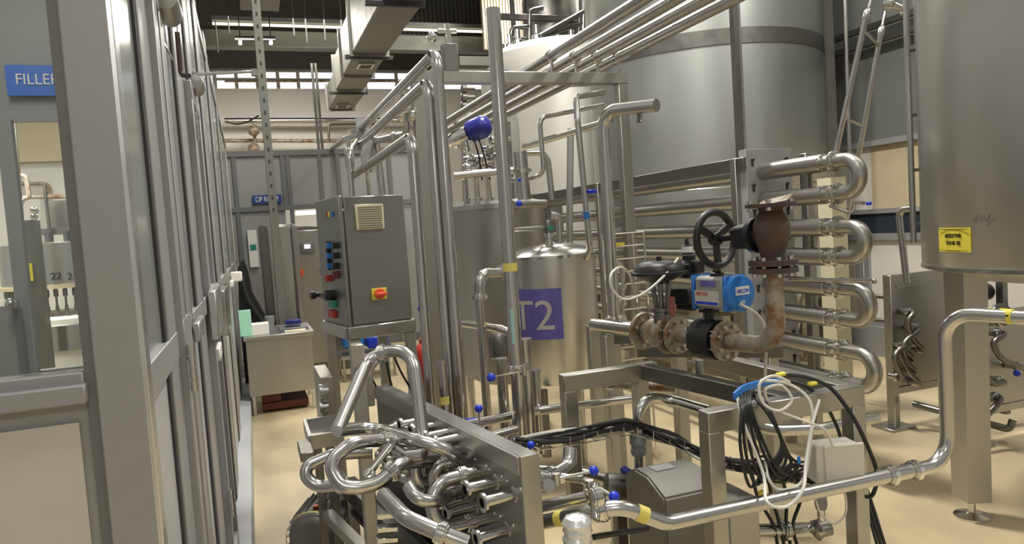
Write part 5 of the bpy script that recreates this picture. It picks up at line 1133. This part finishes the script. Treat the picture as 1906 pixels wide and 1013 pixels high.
cyl(k, c+UZ*.05, ctop, .012); lathe(k, c+UZ*.05, UZ, [(.04, 0), (.035, .05), (.05, .055), (.05, .07)], 18); obj('yoke', k, 'steel_dark', vt)
k = B(); q = c+D*.065+UZ*.13-V((.01, .02, 0)); obx(k, q, (.035, .004, .09), D, UY); obj('warning_label', k, 'red_faded', vt, 'small faded red label')
k = B(); lathe(k, ctop-UZ*.01, UZ, [(.03, -.03), (.07, -.01), (.118, .012), (.13, .014), (.13, .026), (.118, .028), (.112, .05), (.09, .068), (.04, .076), (.012, .078), (.012, .095)], 36); obj('diaphragm_housing', k, 'black', vt, 'black dished diaphragm housing')
ps = thing('valve_positioner', 'black positioner with blue-white top knob beside the diaphragm housing', 'instrument', at(1285, 510, Y=3.0))
Yv_ = ctop.y-.02
k = B(); c2 = at(1283, 496, Y=Yv_); lathe(k, c2-UZ*.05, UZ, [(.04, 0), (.05, .02), (.05, .06), (.03, .08), (.03, .1)], 18); obx(k, c2+D*.02, (.1, .06, .06), D, UY, .006); obj('case', k, 'black', ps)
k = B(); c3 = at(1279, 465, Y=Yv_); lathe(k, c3-UZ*.02, UZ, [(.024, 0), (.024, .04), (.012, .045), (.008, .07)], 14); obj('top_knob', k, 'black_metal', ps)
k = B(); lathe(k, c3-UZ*.012, UZ, [(.0248, 0), (.0248, .028)], 14, cap=False); obj('band', k, 'white', ps, 'white band')
k = B(); cyl(k, c2-UZ*.02, ctop+UZ*.02, .012); obj('mount', k, 'black_metal', ps)
k = B(); c4 = at(1270, 552, Y=Yv_); obx(k, c4, (.13, .05, .075), D, UY, .006); cyl(k, c4-UZ*.05-D*.03, c4-UZ*.05+D*.07, .014); obj('relay_box', k, 'black', ps)
# white hose loop
k = B(); tube(k, smooth([at(1262, 481, Y=Yv_-.05), at(1235, 515, Y=Yv_-.1), at(1195, 548, Y=Yv_-.12), at(1160, 557, Y=Yv_-.1), at(1138, 535, Y=Yv_-.1), at(1138, 510, Y=Yv_-.08), at(1155, 498, Y=Yv_), at(1172, 512, Y=Yv_+.04), at(1183, 545, Y=Yv_+.1)], 8), .0055, 8); solo('air_hose', k, 'cable_white', 'white air hose looping left from the black positioner', 'hose')
# spool, butterfly valve, elbow
bfv = thing('butterfly_valve', 'black wafer butterfly valve between stained flanges, under the blue actuator', 'valve', ax(1320))
k = B(); lathe(k, ax(1250), D, [(.034, 0), (.034, (ax(1298)-ax(1250)).length)], 24); obj('spool', k, 'flange_stained', bfv)
flange(bfv, ax(1262), .085, .014, 'flange_stained')
k = B(); l_ = (ax(1340)-ax(1302)).length; lathe(k, ax(1302), D, [(.04, 0), (.084, .0), (.088, .01), (.088, l_-.01), (.084, l_), (.04, l_)], 36); obj('wafer_body', k, 'black', bfv, 'black wafer body')
flange(bfv, ax(1352), .083, .024, 'flange_stained')
u, v = frame_of(D)
for i in range(6):
    k = B(); a = i*math.pi/3+.4; q = ax(1302)+(u*math.cos(a)+v*math.sin(a))*.074; lathe(k, q-D*.02, D, [(.01, 0), (.01, .012), (.005, .013), (.005, l_+.05)], 6); obj('tie_bolt', k, 'steel', bfv)
cB2 = ax(1322); sT = go(cB2, 'z', 572)
k = B(); cyl(k, cB2+UZ*.08, sT+UZ*.02, .02); obx(k, sT-UZ*.015, (.07, .05, .012), D, UY); obj('stem', k, 'black_metal', bfv)
# elbow pipe
cE = ax(1446); tE = go(cE, 'z', 508)
pipe('rust-streaked elbow pipe rising to the rusty gate valve', [ax(1358), cE, tE], .036, bend=.10, m='rusty_pipe', n=24, name='rusty_pipe')
# gate valve
gv = thing('gate_valve', 'heavily rusted gate valve with black handwheel on top of the stained elbow', 'valve', tE)
z2 = go(cE, 'z', 494); f2_ = go(cE, 'z', 488)
flange(gv, tE+UZ*.012, .092, .02, 'rust', d=UZ); flange(gv, tE+UZ*.04, .092, .02, 'rust', d=UZ)
hv = go(cE, 'z', 382).z-tE.z-.05
k = B(); lathe(k, tE+UZ*.045, UZ, [(.05, 0), (.044, .02), (.054, .05), (.064, hv*.4), (.069, hv*.52), (.069, hv*.68), (.056, hv*.82), (.044, hv*.92), (.05, hv)], 12); obj('valve_body', k, 'rust', gv, 'rusted valve body')
flange(gv, tE+UZ*(.05+hv), .095, .014, 'rust', d=UZ, bolts=4)
k = B(); q = tE+UZ*(.065+hv); obx(k, q+D*.02, (.14, .05, .006), (D+UZ*.12), UY); obj('gasket_scrap', k, 'flange_stained', gv, 'loose pale scrap on the top flange')
mid = tE+UZ*(.045+hv*.5); wd = (at(1332, 445, Y=(mid-D*.28).y)-mid).normalized()
k = B(); lathe(k, mid, wd, [(.05, .0), (.05, .06), (.07, .062), (.07, .085), (.045, .09), (.045, .12)], 20); obx(k, mid+wd*.12, (.10, .085, .09), wd, UY, .008); lathe(k, mid+wd*.12-UY*.07, UY, [(.02, 0), (.034, .01), (.034, .05)], 16); obj('bonnet', k, 'black_metal', gv, 'dark bonnet')
k = B(); cyl(k, mid+wd*.15, mid+wd*.285, .014); obj('spindle', k, 'black_metal', gv)
wc = atp(1332, 445, mid+wd*.27, wd); 
k = B(); u, v = frame_of(wd); Rw = .112
ring = [wc+(u*math.cos(a)+v*math.sin(a))*Rw for a in [i*2*math.pi/40 for i in range(41)]]; tube(k, ring, .0155, 12)
lathe(k, wc-wd*.02, wd, [(.026, 0), (.026, .04)], 16)
for i in range(3):
    a = i*2*math.pi/3+.5; d = (u*math.cos(a)+v*math.sin(a)); beam(k, wc+d*.02, wc+d*Rw, .032, .016, up=wd)
obj('handwheel', k, 'black', gv, 'black handwheel with three spokes')
# pneumatic actuator
dA = (D+V((.0, -.55, 0))).normalized(); ca = at(1333, 541, Y=sT.y); ca = V((sT.x, sT.y, ca.z))+D*.055; 
ac = thing('pneumatic_actuator', 'grey pneumatic actuator with blue end caps above the black butterfly valve', 'actuator', ca)
sd = dA.cross(UZ)
k = B(); obx(k, ca-dA*.0, (.17, .105, .135), dA, UZ.cross(dA), .012); obj('cylinder_body', k, 'actuator_grey', ac)
for s in (-1, 1):
    e = ca+dA*s*.092; k = B(); obx(k, e, (.024 if s == 1 else .012, .118, .148), dA, UZ.cross(dA), .008)
    if s == 1: lathe(k, e+dA*.01, dA, [(.074, 0), (.074, .03), (.066, .036)], 32)
    ec_ = obj('end_cap', k, 'blue_light', ac, 'blue end cap')
    if s == 1:
        k = B(); ex = UZ.cross(dA); ex = -ex if (MW.transposed() @ ex).x < 0 else ex
        obx(k, e+dA*.047+UZ*.012, (.074, .002, .034), ex, dA); obj('logo_plate', k, 'white', ec_)
        k = B(); text(k, 'AIRCON', e+dA*.0485+UZ*.003-ex*.032, ex, UZ, .017, .001, .064); obj('lettering', k, 'blue', ec_)
        k = B(); text(k, '032', e+dA*.047-UZ*.04-ex*.012, ex, UZ, .012, .001, .024); obj('lettering', k, 'white', ec_)
exs = dA if (MW.transposed() @ dA).x > 0 else -dA; nf = UZ.cross(dA); nf = nf if nf.dot(EYE-ca) > 0 else -nf
k = B(); obx(k, ca+nf*.0545-UZ*.02-exs*.01, (.14, .003, .06), dA, nf); np_ = obj('name_plate', k, 'panel_cream', ac, 'pale name plate with red lettering')
k = B(); text(k, 'AIRCON', ca+nf*.0565-UZ*.012-exs*.072, exs, UZ, .017, .001, .07); obj('lettering', k, 'red', np_)
k = B(); obx(k, ca+nf*.0565-UZ*.042-exs*.01, (.13, .002, .011), dA, nf); obj('blue_stripe', k, 'blue', np_)
k = B(); obx(k, ca+nf*.0545+UZ*.04-exs*.0, (.085, .003, .024), dA, nf); obj('purple_plate', k, 'purple', ac)
k = B(); lathe(k, ca+UZ*.065, UZ, [(.03, 0), (.03, .015), (.018, .02), (.018, .03)], 18); obj('position_indicator', k, 'black', ac)
k = B(); lathe(k, ca+UZ*.095, UZ, [(.018, 0), (.018, .008)], 14); obj('indicator_cap', k, 'yellow_tape', ac)
k = B(); e = ca+dA*.14; tube(k, smooth([e-UZ*.04+nf*.02, at(1412, 588, Y=e.y), at(1425, 625, Y=e.y), at(1424, 700, Y=e.y+.05)], 8), .0065, 8); solo('air_hose', k, 'cable_white', 'white hose dropping from the blue actuator cap past the rusty elbow', 'hose')
# support for valve train: upright + plate at left
vs = thing('valve_support', 'flat steel support under the pipe left of the control valve', 'support', V((ax(1130).x, ax(1130).y, 0)))
k = B(); p = ax(1128); beam(k, V((p.x, p.y, 0)), p-UZ*.04, .07, .05); obj('post', k, 'steel_sheet', vs)
k = B(); q = at(1110, 606, Y=p.y+.15); box(k, (q.x-.04, q.y, .5), (q.x+.03, q.y+.05, q.z), .003); obj('side_tube', k, 'steel_sheet', vs)
k = B(); p = ax(1300)-UZ*.1; cyl(k, p, V((p.x, p.y, TZ-.02)), .02); solo('prop_block', k, 'steel_sheet', 'small steel prop under the black butterfly valve', 'support')
# white wire racks behind valve train
wr = thing('wire_rack', 'narrow upright wire rack behind the tall centre pipe', 'rack', at(1175, 600, Y=4.4))
k = B(); p0, p1 = at(1140, 436, Y=4.3), at(1198, 434, Y=4.3)
for x in (p0.x, p1.x):
    for y in (4.3, 4.45): tube(k, [V((x, y, 0)), V((x, y, p0.z))], .007, 6)
for i in range(14):
    z = p0.z-.085*i; tube(k, [V((p0.x, 4.3, z)), V((p1.x, 4.3, z)), V((p1.x, 4.45, z))], .005, 6)
obj('wire_grid', k, 'steel_bright', wr)
k = B(); box(k, at(1146, 458, Y=4.28), at(1162, 451, Y=4.285)); obj('yellow_tag', k, 'yellow', wr, 'yellow tag')
pipe('slim fitting column behind the white hose loop', [at(1158, 600, Y=3.9), at(1158, 492, Y=3.9), at(1143, 490, Y=3.9)], .016, bend=.03, clamps=(.3, .55))
# ================= CABLES ON AND AROUND THE TABLE =================
lab = 'black cable in the bundle lying on the wire tray through the table'
base = [(960, 826, 2.75), (1050, 812, 2.7), (1165, 792, 2.75), (1240, 812, 2.65), (1320, 850, 2.5), (1420, 872, 2.4), (1520, 895, 2.3)]
for i in range(12):
    k = B(); pts = [at(x+random.uniform(-6, 6), y+random.uniform(-11, 12), Y=Y+random.uniform(-.06, .06)) for x, y, Y in base]
    tube(k, smooth(pts, 5), random.choice((.005, .007, .008)), 6)
    w_ = i in (3, 8); solo('tray_cable', k, 'cable_white' if w_ else 'cable_black', lab if not w_ else 'white cable lying on top of the black bundle on the wire tray', 'cable', 'black cables in the tray bundle' if not w_ else 'white cables on the tray bundle')
for i in range(9):
    k = B(); pts = [at(1405+random.uniform(-15, 15), 870+random.uniform(-15, 15), Y=2.42)]
    for j in range(5): pts.append(at(1420+j*26+random.uniform(-14, 14), 872+j*4+random.uniform(-24, 24), Y=2.3+random.uniform(-.05, .05)))
    tube(k, smooth(pts, 6), .0055, 6); solo('loose_cable', k, 'cable_grey' if i == 4 else 'cable_black', 'loose cable in the tangle left of the white junction box' if i != 4 else 'grey cable in the tangle left of the white junction box', 'cable', 'loose cable tangle' if i != 4 else 'grey cable of the tangle')
ty = thing('wire_tray', 'wire mesh cable tray crossing under the table top', 'tray', at(1200, 830, Y=2.7))
k = B()
for o_ in (-.05, 0, .05): tube(k, [at(x, y+12, Y=Y)+V((0, o_, 0)) for x, y, Y in base], .003, 5)
for f in range(20):
    p, d = along([at(x, y+12, Y=Y) for x, y, Y in base], f/19.5); tube(k, [p-UY*.06+UZ*.04, p-UY*.06, p+UY*.06, p+UY*.06+UZ*.04], .0025, 5)
obj('wire_mesh', k, 'steel', ty)
def hang(lab, pts, r, m, Y=1.98, name='hanging_cable', group=None, yv=.0):
    k = B(); tube(k, smooth([at(p[0], p[1], Y=p[2] if len(p) > 2 else Y) for p in pts], 7), r, 8); return solo(name, k, m, lab, 'cable', group)
for i, dx in enumerate((0, 9, 20, 34, 48, 60)):
    hang('black cable hanging in a loop from the front beam of the open table', [(1372+dx*.5, 742-i*3, 2.1), (1380+dx*.3, 760, 2.02), (1378+dx, 830+i*6, 1.98), (1395+dx*1.2, 905-i*4, 1.98), (1420+dx*1.1, 880-i*3, 1.99), (1455+dx*.2, 830+i*3, 2.0), (1432+dx*.1, 775, 2.02), (1400+dx*.3, 735, 2.1)], .0055, 'cable_black', group='black loops on the front beam')
hang('white cable looping widely down to the front pipe', [(1372, 738, 2.08), (1385, 790, 2.0), (1420, 880, 1.95), (1428, 935, 1.85), (1465, 943, 1.84), (1495, 910, 1.84), (1500, 860, 1.9), (1512, 790, 1.95), (1525, 745, 2.0)], .0055, 'cable_white')
hang('white cable coil lying over the front beam', [(1470, 712, 2.0), (1440, 700, 2.0), (1414, 715, 2.0), (1420, 750, 1.99), (1450, 765, 1.98), (1474, 745, 1.98), (1455, 718, 2.0), (1425, 725, 2.03), (1428, 745, 2.05)], .005, 'cable_white')
hang('second white cable hanging right of the coil to the junction box', [(1415, 708, 2.05), (1470, 716, 2.05), (1510, 755, 1.98), (1505, 850, 1.95), (1490, 900, 1.95), (1450, 912, 1.95), (1430, 890, 1.96), (1425, 860, 2.0)], .0055, 'cable_white')
hang('thin white cable arcing across to the junction box top', [(1455, 768, 1.98), (1500, 785, 1.95), (1535, 800, 1.95), (1550, 830, 1.95)], .0045, 'cable_white')
hang('thin grey cable from the junction box down to the drain valve', [(1568, 893, 1.98), (1575, 950, 1.98), (1555, 975, 2.0), (1530, 960, 2.05), (1518, 930, 2.05)], .004, 'cable_white')
hang('thick black cable arching over the right end of the table and down', [(1455, 698, 2.15), (1500, 702, 2.1), (1545, 722, 2.05), (1580, 765, 2.0), (1610, 820, 1.98), (1632, 880, 1.99), (1625, 920, 1.98), (1610, 925, 2.0)], .0075, 'cable_black')
hang('second black cable arching inside the thick one', [(1450, 705, 2.18), (1500, 720, 2.12), (1535, 752, 2.1), (1560, 800, 2.1), (1568, 835, 2.1)], .0065, 'cable_black')
for i in range(3):
    hang('black cable running down to the floor behind the right table leg', [(1600+i*5, 900, 2.2), (1615+i*6, 950, 2.15), (1632+i*7, 1012, 2.1), (1645+i*7, 1050, 2.08)], .0065, 'cable_black', group='black cables at the right leg')
for i in range(4):
    hang('black cable dropping from the bundle to the floor under the table', [(1400+i*28, 885, 2.3), (1412+i*26, 930, 2.3), (1440+i*12, 980, 2.28), (1450+i*14, 1040, 2.28)], .007, 'cable_black', group='black cables dropping under the table')
for i in range(3):
    hang('blue cable bunch tied on the front beam corner', [(1366, 742-i*4, 2.05), (1385, 727-i*4, 2.06), (1420, 716-i*3, 2.08), (1452, 712-i*2, 2.1)], .006, 'blue_light', group='blue cables on the beam')
for i, (x, y) in enumerate(((1453, 697), (1512, 714))):
    k = B(); c = at(x, y, Y=2.06); obx(k, c, (.035, .02, .012), bev=.003); solo('cable_tag', k, 'yellow', ('left' if i == 0 else 'right')+' of two yellow cable tags on top of the front beam', 'tag')
k = B(); c = at(1417, 919, Y=2.0); obx(k, c, (.02, .012, .024), bev=.003); solo('cable_tag', k, 'yellow', 'yellow cable tag hanging among the loops just above the front pipe', 'tag')
k = B(); c = at(1487, 857, Y=1.97); obx(k, c, (.012, .008, .026), bev=.002); solo('cable_plug', k, 'blue_light', 'tiny blue plug between the hanging cables left of the junction box', 'plug')
